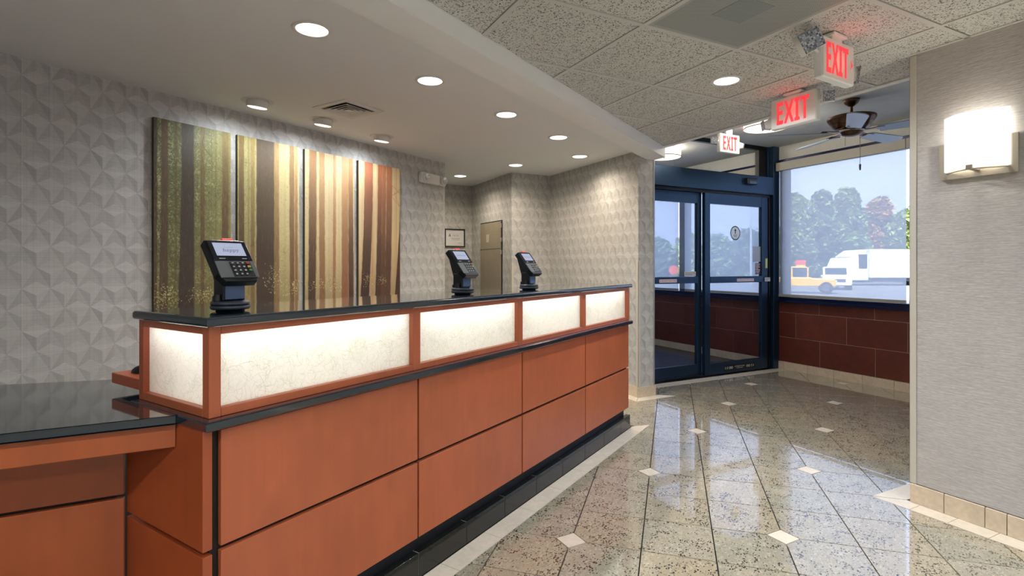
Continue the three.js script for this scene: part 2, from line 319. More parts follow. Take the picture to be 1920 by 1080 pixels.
// ------------------------------------------------------------ floor
const floor = struct('floor', box(-3.4, 6.0, -0.2, -0.012, -11.0, 3.1), M.grout);
{
  const S = 0.307, rot = R(1.2), ca = Math.cos(Math.PI / 4 + rot), sa = Math.sin(Math.PI / 4 + rot);
  const O = [2.19, -2.469];
  // lattice axes: e1 = (1, 1)/sqrt2 (x, z), e2 = (1, -1)/sqrt2, both turned a little
  const e1 = [Math.cos(R(45) - rot), Math.sin(R(45) - rot)], e2 = [Math.cos(R(-45) - rot), Math.sin(R(-45) - rot)];
  const at = (i, j) => [O[0] + S * (i * e1[0] + j * e2[0]), O[1] + S * (i * e1[1] + j * e2[1])];
  const isDot = (i, j) => { const k = ((i % 8) + 8) % 8, l = ((j % 8) + 8) % 8; return (3 * k - l + 64) % 8 === 0; };
  const fwd = [Math.sin(YAW), -Math.cos(YAW)], rgt = [Math.cos(YAW), Math.sin(YAW)];
  const seen = ([x, z]) => { const d = x * fwd[0] + z * fwd[1]; if (d < 0.4) return false; const px = 960 + (1000 * (x * rgt[0] + z * rgt[1])) / d, py = 498.5 + 1235 / d; return px > -160 && px < 2080 && py < 1290; };
  const inRoom = ([x, z]) => { const n = x * 0.5 + z * CA, a = x * CA - z * 0.5; if (x < -3.2 || z > 3.0 || z < -4.3) return false; if (z > -1.54 ? x > 3.14 : x > 5.8) return false; if (n < -1.4 && a < 3.9) return false; return !(x < 3.33 && n < -3.5); };
  const field = [];
  const D = 0.069, gap = 0.0037;
  for (let i = -22; i < 22; i++) for (let j = -22; j < 26; j++) {
    const c = at(i + 0.5, j + 0.5);
    if (!(inRoom(c) || inRoom(at(i, j)) || inRoom(at(i + 1, j + 1)) || inRoom(at(i + 1, j)) || inRoom(at(i, j + 1)))) continue;
    const pts = [];
    const corner = (p, q, dirs) => { const v = at(p, q); if (isDot(p, q)) for (const [ai, aj] of dirs) pts.push([v[0] + D * (ai * e1[0] + aj * e2[0]), v[1] + D * (ai * e1[1] + aj * e2[1])]); else pts.push(v); };
    corner(i, j, [[0, 1], [1, 0]]); corner(i + 1, j, [[-1, 0], [0, 1]]); corner(i + 1, j + 1, [[0, -1], [-1, 0]]); corner(i, j + 1, [[1, 0], [0, -1]]);
    let poly = pts.map((p) => [p[0] + (c[0] - p[0]) * gap * 5, p[1] + (c[1] - p[1]) * gap * 5]);
    const a = c[0] * CA - c[1] * 0.5;
    if (a < 4.0) poly = clip(poly, 0.5, CA, -1.349);
    if (c[1] < -1.54) { poly = clip(poly, -1, 0, -5.79); if (poly.length) poly = clip(poly, 0, 1, -4.135); }
    if (c[1] > -1.5 && c[0] > 2.4) poly = clip(poly, -1, 0, -3.02);
    else if (c[0] > 3.1 && c[1] > -2.1) poly = clip(poly, 0, -1, 1.662);
    if (poly.length < 3 || polyArea(poly) < 0.0008) continue;
    const g = prism(poly, -0.012, 0, 0, rr(0, 0.9), rr(0, 0.9));
    if (seen(c)) mesh('tile', g, M.granites[(rnd() * 3) | 0], floor); else field.push(g);
  }
  const rest = mesh('tile_field', field, M.granites[1], floor); rest.userData.kind = 'stuff';
  for (let i = -22; i < 22; i++) for (let j = -22; j < 26; j++) {
    if (!isDot(i, j)) continue;
    const v = at(i, j); if (!inRoom(v) || v[1] < -4.08 || v[0] * 0.5 + v[1] * CA < -1.3 && v[0] * CA - v[1] * 0.5 < 4.0) continue;
    if (v[1] > -1.7 && v[0] > 2.95) continue;
    const d = D - 0.003, p = [[d, 0], [0, d], [-d, 0], [0, -d]].map(([s, t]) => [v[0] + s * e1[0] + t * e2[0], v[1] + s * e1[1] + t * e2[1]]);
    if (seen(v)) mesh('inlay_tile', prism(p, -0.012, 0.0003), M.cream, floor);
  }
  // cream border along the counter, round the pier, at the threshold and along the right wall
  const b = (p) => mesh('border_tile', prism(p, -0.012, 0.0006), M.cream, floor);
  let a0 = -1.06;
  for (let k = 0; k < 17; k++, a0 += 0.3066) { const s = Math.max(a0, -0.9), e = Math.min(a0 + 0.304, 3.95); if (e > s + 0.02) b(worldPoly([[s, -1.45], [e, -1.45], [e === 3.95 ? 4.06 : e, -1.352], [s, -1.352]])); }
  b([[3.222, -3.802], [3.53, -3.802], [3.53, -3.912], [3.333, -3.912]]);
  b([[3.534, -3.802], [3.7, -3.802], [3.56, -3.912], [3.534, -3.912]]);
  b([[3.218, -3.805], [3.33, -3.915], [3.33, -4.4], [3.218, -4.4]]);
  b([[3.218, -4.403], [3.33, -4.403], [3.33, -5.5], [3.218, -5.5]]);
  for (let k = 0; k < 8; k++) b([[3.54 + 0.282 * k, -4.138], [3.54 + 0.282 * (k + 1) - 0.003, -4.138], [3.54 + 0.282 * (k + 1) - 0.003, -4.272], [3.54 + 0.282 * k, -4.272]]);
  b([[3.024, -1.664], [3.134, -1.554], [3.136, -1.49], [3.024, -1.49]]);
  for (let k = 0; k < 28; k++) b([[3.024, -1.487 + 0.161 * k], [3.136, -1.487 + 0.161 * k], [3.136, -1.487 + 0.161 * (k + 1) - 0.003], [3.024, -1.487 + 0.161 * (k + 1) - 0.003]]);
  b([[3.03, -1.667], [3.366, -1.667], [3.366, -1.545], [3.14, -1.557]]);
  for (let k = 0; k < 8; k++) b([[3.37 + 0.3 * k, -1.667], [3.37 + 0.3 * k + 0.297, -1.667], [3.37 + 0.3 * k + 0.297, -1.545], [3.37 + 0.3 * k, -1.545]]);
  mesh('door_track', box(3.54, 5.8, -0.012, 0.004, -4.36, -4.275), M.blackMetal, floor);
  mesh('entrance_mat', box(3.6, 5.55, -0.012, 0.004, -10.9, -4.5), M.mat, floor);
}

// ------------------------------------------------------------ window wall
const WX = 5.8;
{
  const w = struct('wall_window', [box(WX + 0.012, WX + 0.2, 0, 0.8, -10.99, -1.55), box(WX, WX + 0.2, 2.5, CEIL_V, -10.99, -1.55)], [M.paint][0]);
  struct('wall_window_backing', box(WX + 0.004, WX + 0.0118, 0.0, 0.797, -10.99, -1.55), M.lightGrout);
  const rows = [[0.095, 0.3835, -3.755], [0.388, 0.6775, -4.045], [0.682, 0.796, -3.763]];
  for (const [y0, y1, j0] of rows) for (let k = -9; k <= 4; k++) {
    let z0 = j0 + 0.587 * k + 0.0024, z1 = j0 + 0.587 * (k + 1) - 0.0024;
    for (const [lo, hi] of [[-4.32, -1.56], [-9.0, -4.32]]) {
      const s = Math.max(z0, lo), e = Math.min(z1, hi);
      if (e - s > 0.02) mesh('tile', box(WX, WX + 0.0088, y0, y1, s, e, 0.0008, rr(0, 1), rr(0, 1)), rnd() < 0.5 ? M.brownTile : M.brownTile2, w);
    }
  }
  for (let k = -20; k < 9; k++) { const z0 = -4.192 + 0.302 * k, z1 = z0 + 0.2985, s = Math.max(z0, -9), e = Math.min(z1, -1.56); if (e - s > 0.03) mesh('baseboard_tile', box(WX - 0.012, WX + 0.0088, 0, 0.091, s, e, 0.0015, rr(0, 1), rr(0, 1)), M.creamWall, w); }
  // window frames
  const frame = (name, z0, z1, mull) => {
    const g = [box(WX - 0.05, WX + 0.11, 0.8, 0.83, z0, z1, 0.003), box(WX - 0.02, WX + 0.11, 0.83, 0.866, z0, z1, 0.003), box(WX - 0.03, WX + 0.11, 2.468, 2.503, z0, z1, 0.003), box(WX - 0.0, WX + 0.11, 0.866, 2.468, z0, z0 + 0.07, 0.003), box(WX, WX + 0.11, 0.866, 2.468, z1 - 0.06, z1, 0.003)];
    const f = struct(name, g, M.navySill);
    for (const m of mull) mesh('mullion', box(WX - 0.03, WX + 0.11, 0.866, 2.468, m - 0.05, m + 0.05, 0.003), M.darkMetal, f);
    const zs = [z0 + 0.07, ...mull, z1 - 0.06];
    for (let k = 0; k + 1 < zs.length; k++) mesh('pane', box(WX + 0.06, WX + 0.068, 0.866, 2.468, zs[k] + (k ? 0.05 : 0), zs[k + 1] - (k + 2 < zs.length ? 0.05 : 0)), M.glass, f);
    return f;
  };
  frame('window_1', -4.25, -1.56, []);
  frame('window_2', -10.9, -4.4, [-5.817, -7.6, -9.3]);
  const shade = (label, z0, z1) => {
    const s = thing('roller_shade', label, 'window shade', [WX - 0.035, 0, (z0 + z1) / 2]);
    const L = (z1 - z0) / 2;
    mesh('fabric', box(-0.0006, 0.0006, 0.885, 2.4, -L, L), M.shade, s);
    mesh('headbox', box(-0.04, 0.03, 2.368, 2.466, -L - 0.012, L + 0.012, 0.004), M.shadeBar, s);
    mesh('bottom_bar', box(-0.008, 0.008, 0.868, 0.9, -L, L, 0.004), M.shadeBar, s);
  };
  shade('sheer grey roller shade drawn down over the large window beside the ceiling fan', -4.238, -2.865);
  shade('second roller shade of the large window, its end hidden behind the beige pier', -2.838, -1.58);
  shade('grey roller shade seen through the right glass leaf of the sliding door', -5.755, -4.42);
  shade('grey roller shade seen through the left glass leaf beyond the dark window post', -7.54, -5.878);
}

// ------------------------------------------------------------ sliding door
{
  const Z = -4.315;
  const post = struct('trim_3', [box(5.675, 5.82, 0, CEIL_V, Z - 0.07, Z, 0.004)], M.darkMetal);
  mesh('post_cover', box(5.7, 5.81, 0.0, CEIL_V, Z, Z + 0.055, 0.004), M.darkMetal, post);
  struct('trim_4', [box(3.53, 5.675, 2.62, CEIL_V, Z - 0.06, Z - 0.01, 0.003), box(5.53, 5.672, 2.292, 2.62, Z - 0.07, Z - 0.012, 0.003)], M.blackMetal);
  const tw = struct('window_3', box(3.53, 5.53, 2.292, 2.31, Z - 0.05, Z - 0.02, 0.002), M.blackMetal);
  mesh('pane', box(3.53, 5.53, 2.31, 2.62, Z - 0.038, Z - 0.032), M.glass, tw);
  const door = new THREE.Group(); door.name = 'door_1'; door.userData.kind = 'structure'; scene.add(door);
  mesh('header', box(3.54, 5.69, 2.08, 2.291, Z - 0.1, Z + 0.06, 0.006), M.darkMetal, door);
  mesh('header_gap', box(3.54, 5.67, 2.05, 2.08, Z - 0.09, Z + 0.02), M.blackMetal, door);
  const leaf = (x0, x1, z, left, right, low) => {
    const d = mesh('leaf', [box(x0, x0 + left, low, 2.05, z - 0.025, z + 0.02, 0.003), box(x1 - right, x1, low, 2.05, z - 0.025, z + 0.02, 0.003), box(x0 + left, x1 - right, 1.932, 2.05, z - 0.024, z + 0.019, 0.003), box(x0 + left, x1 - right, low, 0.14, z - 0.024, z + 0.019, 0.003)], M.darkMetal, door);
    mesh('push_bar', box(x0 + left, x1 - right, 1.042, 1.115, z - 0.024, z + 0.026, 0.004), M.darkMetal, d);
    mesh('pane', box(x0 + left, x1 - right, 1.115, 1.932, z - 0.004, z + 0.002), M.doorGlass, d);
    mesh('pane', box(x0 + left, x1 - right, 0.14, 1.042, z - 0.004, z + 0.002), M.doorGlass, d);
    return d;
  };
  const l1 = leaf(3.6, 4.605, Z - 0.05, 0.08, 0.062, 0.012), l2 = leaf(4.606, 5.645, Z, 0.08, 0.108, 0.012);
  mesh('jamb', box(5.648, 5.674, 0.004, 2.05, Z - 0.06, Z + 0.03, 0.003), M.blackMetal, door);
  const label = (x0, x1, y0, y1, z, w, h, draw, name, parent) => { const g = new THREE.PlaneGeometry(x1 - x0, y1 - y0).translate((x0 + x1) / 2, (y0 + y1) / 2, z); const m = mesh(name, g, std({ map: canvasTex(w, h, draw), roughness: 0.5 }), parent); return m; };
  const redLabel = (g, W, H) => { g.fillStyle = '#e9dadb'; g.fillRect(0, 0, W, H); g.fillStyle = '#b04a58'; g.font = `bold ${H * 0.62}px sans-serif`; g.textAlign = 'center'; g.textBaseline = 'middle'; g.fillText('IN EMERGENCY PUSH TO OPEN', W / 2, H / 2, W * 0.94); };
  label(5.105, 5.39, 1.055, 1.087, Z + 0.0272, 512, 56, redLabel, 'bar_label', l2);
  label(3.98, 4.23, 1.055, 1.09, Z - 0.0228, 512, 72, redLabel, 'bar_label', l1);
  label(5.575, 5.672, 1.05, 1.097, Z + 0.0312, 128, 64, (g, W, H) => { g.fillStyle = '#d4d2cb'; g.fillRect(0, 0, W, H); g.fillStyle = '#77767a'; for (let k = 0; k < 3; k++) g.fillRect(8, 12 + k * 16, 112 - k * 20, 6); }, 'paper_label', door);
  label(5.445, 5.535, 1.137, 1.268, Z + 0.004, 128, 186, (g, W, H) => { g.fillStyle = '#53303a'; g.fillRect(0, 0, W, H); g.fillStyle = '#e8dfe2'; for (let k = 0; k < 7; k++) g.fillRect(14, 14 + k * 24, [100, 80, 96, 60, 100, 90, 70][k], 10); }, 'notice', l2);
  label(5.4, 5.535, 1.285, 1.464, Z + 0.0042, 64, 64, (g, W, H) => { g.fillStyle = '#aab4c0'; g.fillRect(0, 0, W, H); }, 'paper_notice', l2);
  label(5.597, 5.638, 1.206, 1.326, Z + 0.0212, 32, 96, (g, W, H) => { g.fillStyle = '#a8b45c'; g.fillRect(0, 0, W, H); g.fillStyle = '#d9dca0'; g.fillRect(6, 8, 20, 80); }, 'lock_indicator', l2);
  label(4.36, 4.535, 1.122, 1.172, Z - 0.044, 256, 72, (g, W, H) => { g.fillStyle = '#cfcfd4'; g.fillRect(0, 0, W, H); g.fillStyle = '#8b7f8a'; g.fillRect(16, 18, 220, 10); g.fillRect(16, 42, 160, 10); }, 'paper_label', l1);
  {
    const g = new THREE.CircleGeometry(0.082, 40).translate(5.105, 1.614, Z + 0.004);
    mesh('round_decal', g, std({ map: canvasTex(256, 256, (c) => { c.fillStyle = '#1e4a48'; c.fillRect(0, 0, 256, 256); c.fillStyle = '#d6e0ea'; c.beginPath(); c.arc(128, 128, 108, 0, 7); c.fill(); c.fillStyle = '#15202a'; c.beginPath(); c.moveTo(128, 45); c.lineTo(160, 88); c.lineTo(140, 88); c.lineTo(140, 140); c.lineTo(116, 140); c.lineTo(116, 88); c.lineTo(96, 88); c.closePath(); c.fill(); c.font = 'bold 34px sans-serif'; c.textAlign = 'center'; c.fillText('AUTO', 128, 180, 90); c.fillRect(92, 190, 72, 8); }), roughness: 0.4 }), l2);
  }
  label(4.9, 5.415, 0.035, 0.105, Z + 0.0205, 1024, 140, (g, W, H) => {
    g.fillStyle = '#0d1017'; g.fillRect(0, 0, W, H); g.strokeStyle = '#e6e8ea'; g.lineWidth = 12;
    for (let k = 0; k < 4; k++) for (const s of [-1, 1]) { const x = W / 2 + s * (470 - k * 62); g.beginPath(); g.moveTo(x - s * 26, H * 0.3); g.lineTo(x, H / 2); g.lineTo(x - s * 26, H * 0.7); g.stroke(); if (k > 1) { g.beginPath(); g.moveTo(x - s * 34, H * 0.3); g.lineTo(x - s * 58, H / 2); g.lineTo(x - s * 34, H * 0.7); g.stroke(); } }
    g.fillStyle = '#cfd3d8'; g.font = 'bold 38px sans-serif'; g.textAlign = 'center'; g.textBaseline = 'middle'; g.fillText('AUTOMATIC DOOR', W / 2, H / 2 - 16, 330); g.fillRect(W / 2 - 110, H / 2 + 16, 220, 10);
  }, 'floor_logo', l2);
  const sensor = thing('motion_sensor', 'small black motion sensor on the header above the sliding glass door', 'sensor', [5.273, 2.21, Z + 0.06]);
  mesh('housing', [box(-0.085, 0.085, -0.036, 0.038, 0, 0.05, 0.012)], M.blackPlastic, sensor);
  mesh('sensor_window', box(-0.06, 0.06, -0.03, 0.0, 0.048, 0.054, 0.003), M.slatePlastic, sensor);
}

// ------------------------------------------------------------ baseboards and corner guards
{
  const pier = struct('baseboard_pier', box(3.333, 3.532, 0, 0.004, -3.916, -3.914), M.creamWall);
  mesh('tile', box(3.322, 3.54, 0.001, 0.098, -3.912, -3.903, 0.002), M.creamWall, pier);
  for (let k = 0; k < 5; k++) mesh('tile', box(3.322, 3.333, 0.001, 0.098, -3.918 - 0.305 * k - 0.3, -3.918 - 0.305 * k, 0.002), M.creamWall, pier);
  mesh('tile', box(3.532, 3.542, 0.001, 0.098, -4.2, -3.918, 0.002), M.creamWall, pier);
  const right = struct('baseboard_right', box(3.138, 3.1398, 0, 0.1, -1.54, 2.98), M.grout);
  const cuts = [-1.538, -1.386, -1.222, -1.141];
  while (cuts[cuts.length - 1] < 2.8) cuts.push(cuts[cuts.length - 1] + 0.155);
  for (let k = 0; k + 1 < cuts.length; k++) mesh('tile', box(3.126, 3.1379, 0.001, 0.098, cuts[k] + 0.0015, cuts[k + 1] - 0.0015, 0.0025, rr(0, 1), rr(0, 1)), M.creamWall, right);
  const guard = (label, x, y0, y1, z, mat = M.guard, w = 0.024) => {
    const g = thing('corner_guard', label, 'corner guard', [x, y0, z]);
    mesh('guard_face', box(-0.004, 0.0, 0, y1 - y0, -w, 0.004, 0.001), mat, g);
    mesh('guard_face', box(-0.004, w, 0, y1 - y0, 0.0, 0.004, 0.001), mat, g);
  };
  guard('short cream corner guard on the pier beside the far end of the counter', 3.334, 0.1, 1.288, -3.9145);
  guard('short cream corner guard on the wall corner behind the farthest card terminal', 2.814, 0.05, 1.272, -5.5095);
  const g2 = thing('corner_guard', 'full-height grey corner guard at the edge of the beige wall with the sconce', 'corner guard', [3.139, 0.1, -1.5405]);
  mesh('guard_face', box(-0.003, 0.0, 0, 2.23, -0.003, 0.028, 0.001), M.guard, g2);
  mesh('guard_face', box(-0.003, 0.028, 0, 2.23, -0.003, 0, 0.001), M.guard, g2);
  const g3 = thing('metal_edge_strip', 'thin silver edge strip on the pier corner next to the sliding door', 'edge strip', [3.53, 0.1, -3.9145]);
  mesh('strip_face', box(-0.012, 0.003, 0, 2.144, 0, 0.003, 0.001), M.silver, g3);
  mesh('strip_face', box(0, 0.003, 0, 2.144, -0.014, 0, 0.001), M.silver, g3);
}

// ------------------------------------------------------------ reception counter
{
  const A0 = 2.3, N0 = -1.65;
  const c = thingA('reception_counter', 'long cherry wood reception counter with glowing fibre panels above a black ledge', 'counter', A0, 0, N0);
  const B = (a0, a1, y0, y1, n0, n1, r = 0) => box(a0 - A0, a1 - A0, y0, y1, n0 - N0, n1 - N0, r, rr(0, 1), rr(0, 1));
  mesh('carcass', [B(0.7655, 3.849, 0.165, 0.799, -1.8405, -1.4685)], M.reveal, c);
  mesh('kick_board', [B(0.79, 3.86, 0.0, 0.164, -1.84, -1.488)], M.kick, c);
  const cuts = [[0.787, 1.5585], [1.5675, 2.335], [2.345, 3.0985], [3.1075, 3.864]];
  for (const [s, e] of cuts) for (const [y0, y1] of [[0.165, 0.461], [0.474, 0.79]]) mesh('front_panel', B(s, e, y0, y1, -1.4675, -1.45, 0.002), M.wood, c);
  for (const [y0, y1] of [[0.165, 0.461], [0.474, 0.797]]) mesh('end_panel', B(0.739, 0.765, y0, y1, -1.9, -1.4515, 0.0025), M.woodDark, c);
  mesh('end_panel', B(3.85, 3.864, 0.165, 0.797, -1.84, -1.469), M.woodDark, c);
  mesh('back_panel', B(0.786, 3.85, 0.0, 0.799, -1.856, -1.841), M.woodDark, c);
  for (let k = -3; k < 9; k++) { const s = Math.max(0.742, 1.572 + 0.3062 * k), e = Math.min(3.905, 1.572 + 0.3062 * (k + 1) - 0.0022); if (e - s > 0.03) mesh('base_tile', B(s, e, 0.001, 0.1, -1.487, -1.4535, 0.0015), M.blackTile, c); }
  mesh('tile_caulk', B(0.742, 3.9, 0.002, 0.099, -1.4868, -1.456), M.lightGrout, c);
  // light box
  mesh('rail', [B(0.787, 3.88, 0.8262, 0.85, -1.478, -1.45, 0.002)], M.wood, c);
  mesh('rail', [B(0.787, 3.88, 1.05, 1.0728, -1.478, -1.45, 0.002)], M.wood, c);
  mesh('rail', [B(0.754, 0.78, 0.8262, 0.85, -1.826, -1.483, 0.002)], M.wood, c);
  mesh('rail', [B(0.754, 0.78, 1.05, 1.0728, -1.826, -1.483, 0.002)], M.wood, c);
  for (const [s, e] of [[0.754, 0.7865], [1.531, 1.574], [2.296, 2.343], [3.06, 3.107], [3.835, 3.88]]) mesh('post', B(s, e, 0.8262, 1.0728, -1.4825, -1.449, 0.002), M.wood, c);
  mesh('post', B(0.7535, 0.78, 0.8262, 1.0728, -1.853, -1.8265, 0.002), M.woodDark, c);
  mesh('box_back', [B(0.781, 3.88, 0.8262, 1.0728, -1.852, -1.84), B(3.862, 3.88, 0.8262, 1.0728, -1.8395, -1.4835)], M.woodDark, c);
  mesh('box_lining', [B(0.785, 3.858, 0.8268, 0.829, -1.838, -1.485), B(0.93, 3.858, 0.829, 1.0725, -1.8385, -1.6)], M.whiteBack, c);
  const strip = (a, n, len, along) => {
    const s = mesh('light_strip', along ? B(a - len / 2, a + len / 2, 1.058, 1.071, n - 0.012, n + 0.012, 0.002) : B(a - 0.012, a + 0.012, 1.058, 1.071, n - len / 2, n + len / 2, 0.002), M.led, c);
    const l = new THREE.RectAreaLight(0xfcfdff, STRIP_POWER, along ? len : 0.022, along ? 0.022 : len);
    l.name = 'strip_glow'; l.position.set(a - A0, 1.0565, n - N0); l.rotation.x = -Math.PI / 2; c.add(l);
  };
  for (const [s, e] of [[0.787, 1.531], [1.574, 2.296], [2.343, 3.06], [3.107, 3.835]]) {
    const g = metric(new THREE.PlaneGeometry(e - s + 0.01, 0.21), rr(0, 1), rr(0, 1)).translate((s + e) / 2 - A0, 0.95, -1.469 - N0);
    mesh('lit_panel', g, M.fibre, c);
    strip((s + e) / 2, -1.515, e - s - 0.04, true);
  }
  const g = metric(new THREE.PlaneGeometry(0.36, 0.21).rotateY(-Math.PI / 2)).translate(0.7715 - A0, 0.95, -1.655 - N0);
  mesh('lit_panel', g, M.fibre, c);
  strip(0.815, -1.66, 0.3, false);

  const top = (label, s, e) => { const t = thingA('stone_countertop', label, 'countertop', (s + e) / 2, 1.0732, -1.63); const h = (e - s) / 2; mesh('slab', prism([[-h, -0.21], [h, -0.21], [h, 0.215], [-h, 0.215]], 0, 0.0265, 0.009), M.blackStone, t); };
  top('polished black stone countertop of the nearer half of the counter, up to the seam', 0.731, 2.2905);
  top('polished black stone countertop of the farther half, past the seam by the last card terminal', 2.292, 3.852);
  const l = thingA('stone_ledge', 'thin polished black stone ledge running along the counter below the glowing panels', 'ledge', 2.295, 0.8, -1.635);
  mesh('slab', prism([[-1.566, -0.222], [1.565, -0.222], [1.565, 0.22], [-1.566, 0.22]], 0, 0.026, 0.004), M.blackStone, l);
  const w = thingA('staff_worktop', 'cherry wood edged staff worktop poking out behind the left end of the counter', 'worktop', 2.3, 0, -1.96);
  mesh('board', box(-1.546, 1.55, 0.852, 0.886, -0.09, 0.104, 0.003), M.woodDark, w);
  for (const x of [-1.2, 0, 1.2]) mesh('bracket', box(x - 0.015, x + 0.015, 0.4, 0.852, -0.05, 0.1), M.woodDark, w);
  const m = thingA('computer_mouse', 'small dark rounded device lying on the staff worktop behind the glowing end panel', 'mouse', 0.82, 0.8862, -1.955, undefined, 0.4);
  mesh('shell', new THREE.SphereGeometry(1, 24, 12, 0, Math.PI * 2, 0, Math.PI / 2).scale(0.032, 0.026, 0.055), M.blackPlastic, m);
  mesh('button', box(-0.002, 0.002, 0.02, 0.0265, -0.03, 0.0), M.slatePlastic, m);
}

// ------------------------------------------------------------ lower desk at the left
{
  const d = thing('side_desk', 'low cherry wood side desk joining the left end of the counter at an angle', 'desk', [-0.95, 0, -1.95]);
  const B = (x0, x1, y0, y1, z0, z1, r = 0) => box(x0 + 0.95, x1 + 0.95, y0, y1, z0 + 1.95, z1 + 1.95, r, rr(0, 1), rr(0, 1));
  mesh('apron', prism([[-1.68, -1.747], [-0.158, -1.747], [-0.1725, -1.772], [-1.68, -1.772]].map(([x, z]) => [x + 0.95, z + 1.95]), 0.731, 0.7995, 0.002), M.woodSide, d);
  mesh('apron_backing', B(-1.68, -0.36, 0.731, 0.7995, -2.0, -1.774), M.woodDark, d);
  mesh('front_panel', B(-1.68, -0.314, 0.534, 0.7305, -2.018, -2.0, 0.002), M.woodSide, d);
  mesh('front_panel', B(-1.68, -0.314, 0.1, 0.522, -2.018, -2.0, 0.002), M.woodSide, d);
  mesh('carcass', B(-1.68, -0.335, 0.0, 0.7305, -2.3, -2.0185), M.reveal, d);
  const t = thing('desk_top', 'polished black stone desk top reflecting the patterned wallpaper at lower left', 'desk top', [-0.95, 0.7998, -1.95]);
  const far = fromA(0.7285, -1.905), near = fromA(0.7285, -1.571);
  mesh('slab', prism([[-1.7, -1.727], [near[0], -1.727], [near[0], near[1]], far, fromA(1.0, -1.905), fromA(1.0, -2.1), [-1.7, -2.645]].map(([x, z]) => [x + 0.95, z + 1.95]), 0, 0.0262, 0.003), M.blackStone, t);
}

// ------------------------------------------------------------ card terminals
{
  const tilt = -R(38);
  const keyGeo = box(-0.0056, 0.0056, -0.0042, 0.0042, 0, 0.003, 0.0012);
  function makeTerminal(label, a, n, words) {
    const t = thingA('card_terminal', label, 'card terminal', a, 1.0998, n, 'card terminals on the counter');
    mesh('foot', [cyl(0.036, 0.04, 0.006, 40, 0, 0.003, 0)], M.blackPlastic, t);
    mesh('base_disc', [lathe([[0.0001, 0.012], [0.058, 0.012], [0.062, 0.016], [0.062, 0.022], [0.058, 0.0245], [0.0001, 0.0245]]), lathe([[0.0001, 0.025], [0.058, 0.025], [0.061, 0.028], [0.06, 0.034], [0.054, 0.038], [0.0001, 0.038]])].map((g) => g.scale(0.88, 1, 0.88).translate(0, -0.0065, 0)), M.baseGrey, t);
    mesh('knob', cyl(0.009, 0.011, 0.02, 24, -0.04, 0.0405, 0.002), M.blackPlastic, t);
    mesh('knob', cyl(0.008, 0.009, 0.014, 24, -0.028, 0.0385, -0.03), M.blackPlastic, t);
    mesh('column', [box(-0.034, 0.034, 0.031, 0.1, -0.032, 0.022, 0.005)], M.blackPlastic, t);
    mesh('column_cover', box(-0.03, 0.03, 0.035, 0.092, 0.0222, 0.0275, 0.004), M.slatePlastic, t);
    const neck = new THREE.Shape([[-0.03, 0.09], [0.028, 0.09], [0.026, 0.108], [-0.03, 0.185], [-0.062, 0.188]].map((p) => new THREE.Vector2(...p)));
    mesh('bracket', [new THREE.ExtrudeGeometry(neck, { depth: 0.06, bevelEnabled: true, bevelSize: 0.003, bevelThickness: 0.003, bevelSegments: 2 }).rotateY(-Math.PI / 2).translate(0.03, 0, 0)], M.blackPlastic, t);
    const head = new THREE.Group(); head.name = 'head'; head.position.set(0.005, 0.15, 0.008); head.rotation.x = tilt; head.scale.setScalar(0.92); t.add(head);
    const outline = [[-0.069, 0.083], [-0.05, 0.088], [0.05, 0.088], [0.069, 0.083], [0.0685, -0.05], [0.052, -0.083], [-0.052, -0.083], [-0.0685, -0.05]];
    const s = new THREE.Shape(outline.map((p) => new THREE.Vector2(...p)));
    mesh('shell', new THREE.ExtrudeGeometry(s, { depth: 0.022, bevelEnabled: true, bevelSize: 0.003, bevelThickness: 0.004, bevelOffset: -0.003, bevelSegments: 3 }).translate(0, 0, -0.024), M.blackPlastic, head);
    mesh('screen_bezel', box(-0.064, 0.064, 0.0, 0.082, 0.001, 0.0045, 0.002), std({ color: 0x0b1024, roughness: 0.2 }), head);
    const scr = canvasTex(512, 288, (g, W, H) => { g.fillStyle = '#c4cdea'; g.fillRect(0, 0, W, H); if (words) { g.fillStyle = '#8d8fa8'; g.textAlign = 'center'; g.font = '40px sans-serif'; g.fillText('t r a v e l', W / 2, 112); g.fillStyle = '#8086a6'; g.font = 'italic bold 92px serif'; g.fillText('happy', W / 2 + 10, 196); } else { g.fillStyle = '#b3bccf'; g.fillRect(70, 120, 370, 50); } });
    mesh('screen', new THREE.PlaneGeometry(0.098, 0.054).translate(0, 0.045, 0.0049), std({ color: 0x222222, map: scr, emissive: 0xffffff, emissiveMap: scr, emissiveIntensity: 0.62, roughness: 0.25 }), head);
    mesh('key_plate', box(-0.064, 0.064, -0.069, -0.002, 0.0012, 0.0035, 0.002), M.keyPlate, head);
    mesh('key_well', box(-0.02, 0.052, -0.067, -0.006, 0.003, 0.0044, 0.001), M.blackPlastic, head);
    for (let r = 0; r < 4; r++) for (let k = 0; k < 4; k++) {
      if (r === 3 && k === 3) continue;
      const mat = k === 3 ? [M.keyRed, M.keyYellow, M.keyGreen][r] : M.keyGrey, key = lit(new THREE.Mesh(k === 3 ? keyGeo : keyGeo, mat));
      key.name = 'key' + (r * 4 + k ? '_' + String(r * 4 + k).padStart(3, '0') : ''); key.position.set(-0.01 + 0.0172 * k, -0.0125 - 0.0148 * r, 0.004); key.scale.set(k === 3 ? 0.95 : 0.55, k === 3 ? 0.9 : 0.52, 1);
      head.add(key);
    }
    mesh('lamp_cap', box(-0.008, 0.03, 0.082, 0.097, -0.022, 0.001, 0.003), M.redPlastic, head);
    mesh('logo_mark', box(-0.046, -0.026, 0.0055, 0.008, 0.004, 0.0048), M.keyGrey, head);
    mesh('logo_mark', box(0.03, 0.046, 0.0055, 0.008, 0.004, 0.0048), M.keyGrey, head);
    return t;
  }
  makeTerminal('card terminal nearest the camera, in front of the forest picture panels', 0.888, -1.585, true);
  makeTerminal('middle card terminal, standing below the framed certificate', 2.015, -1.585, false);
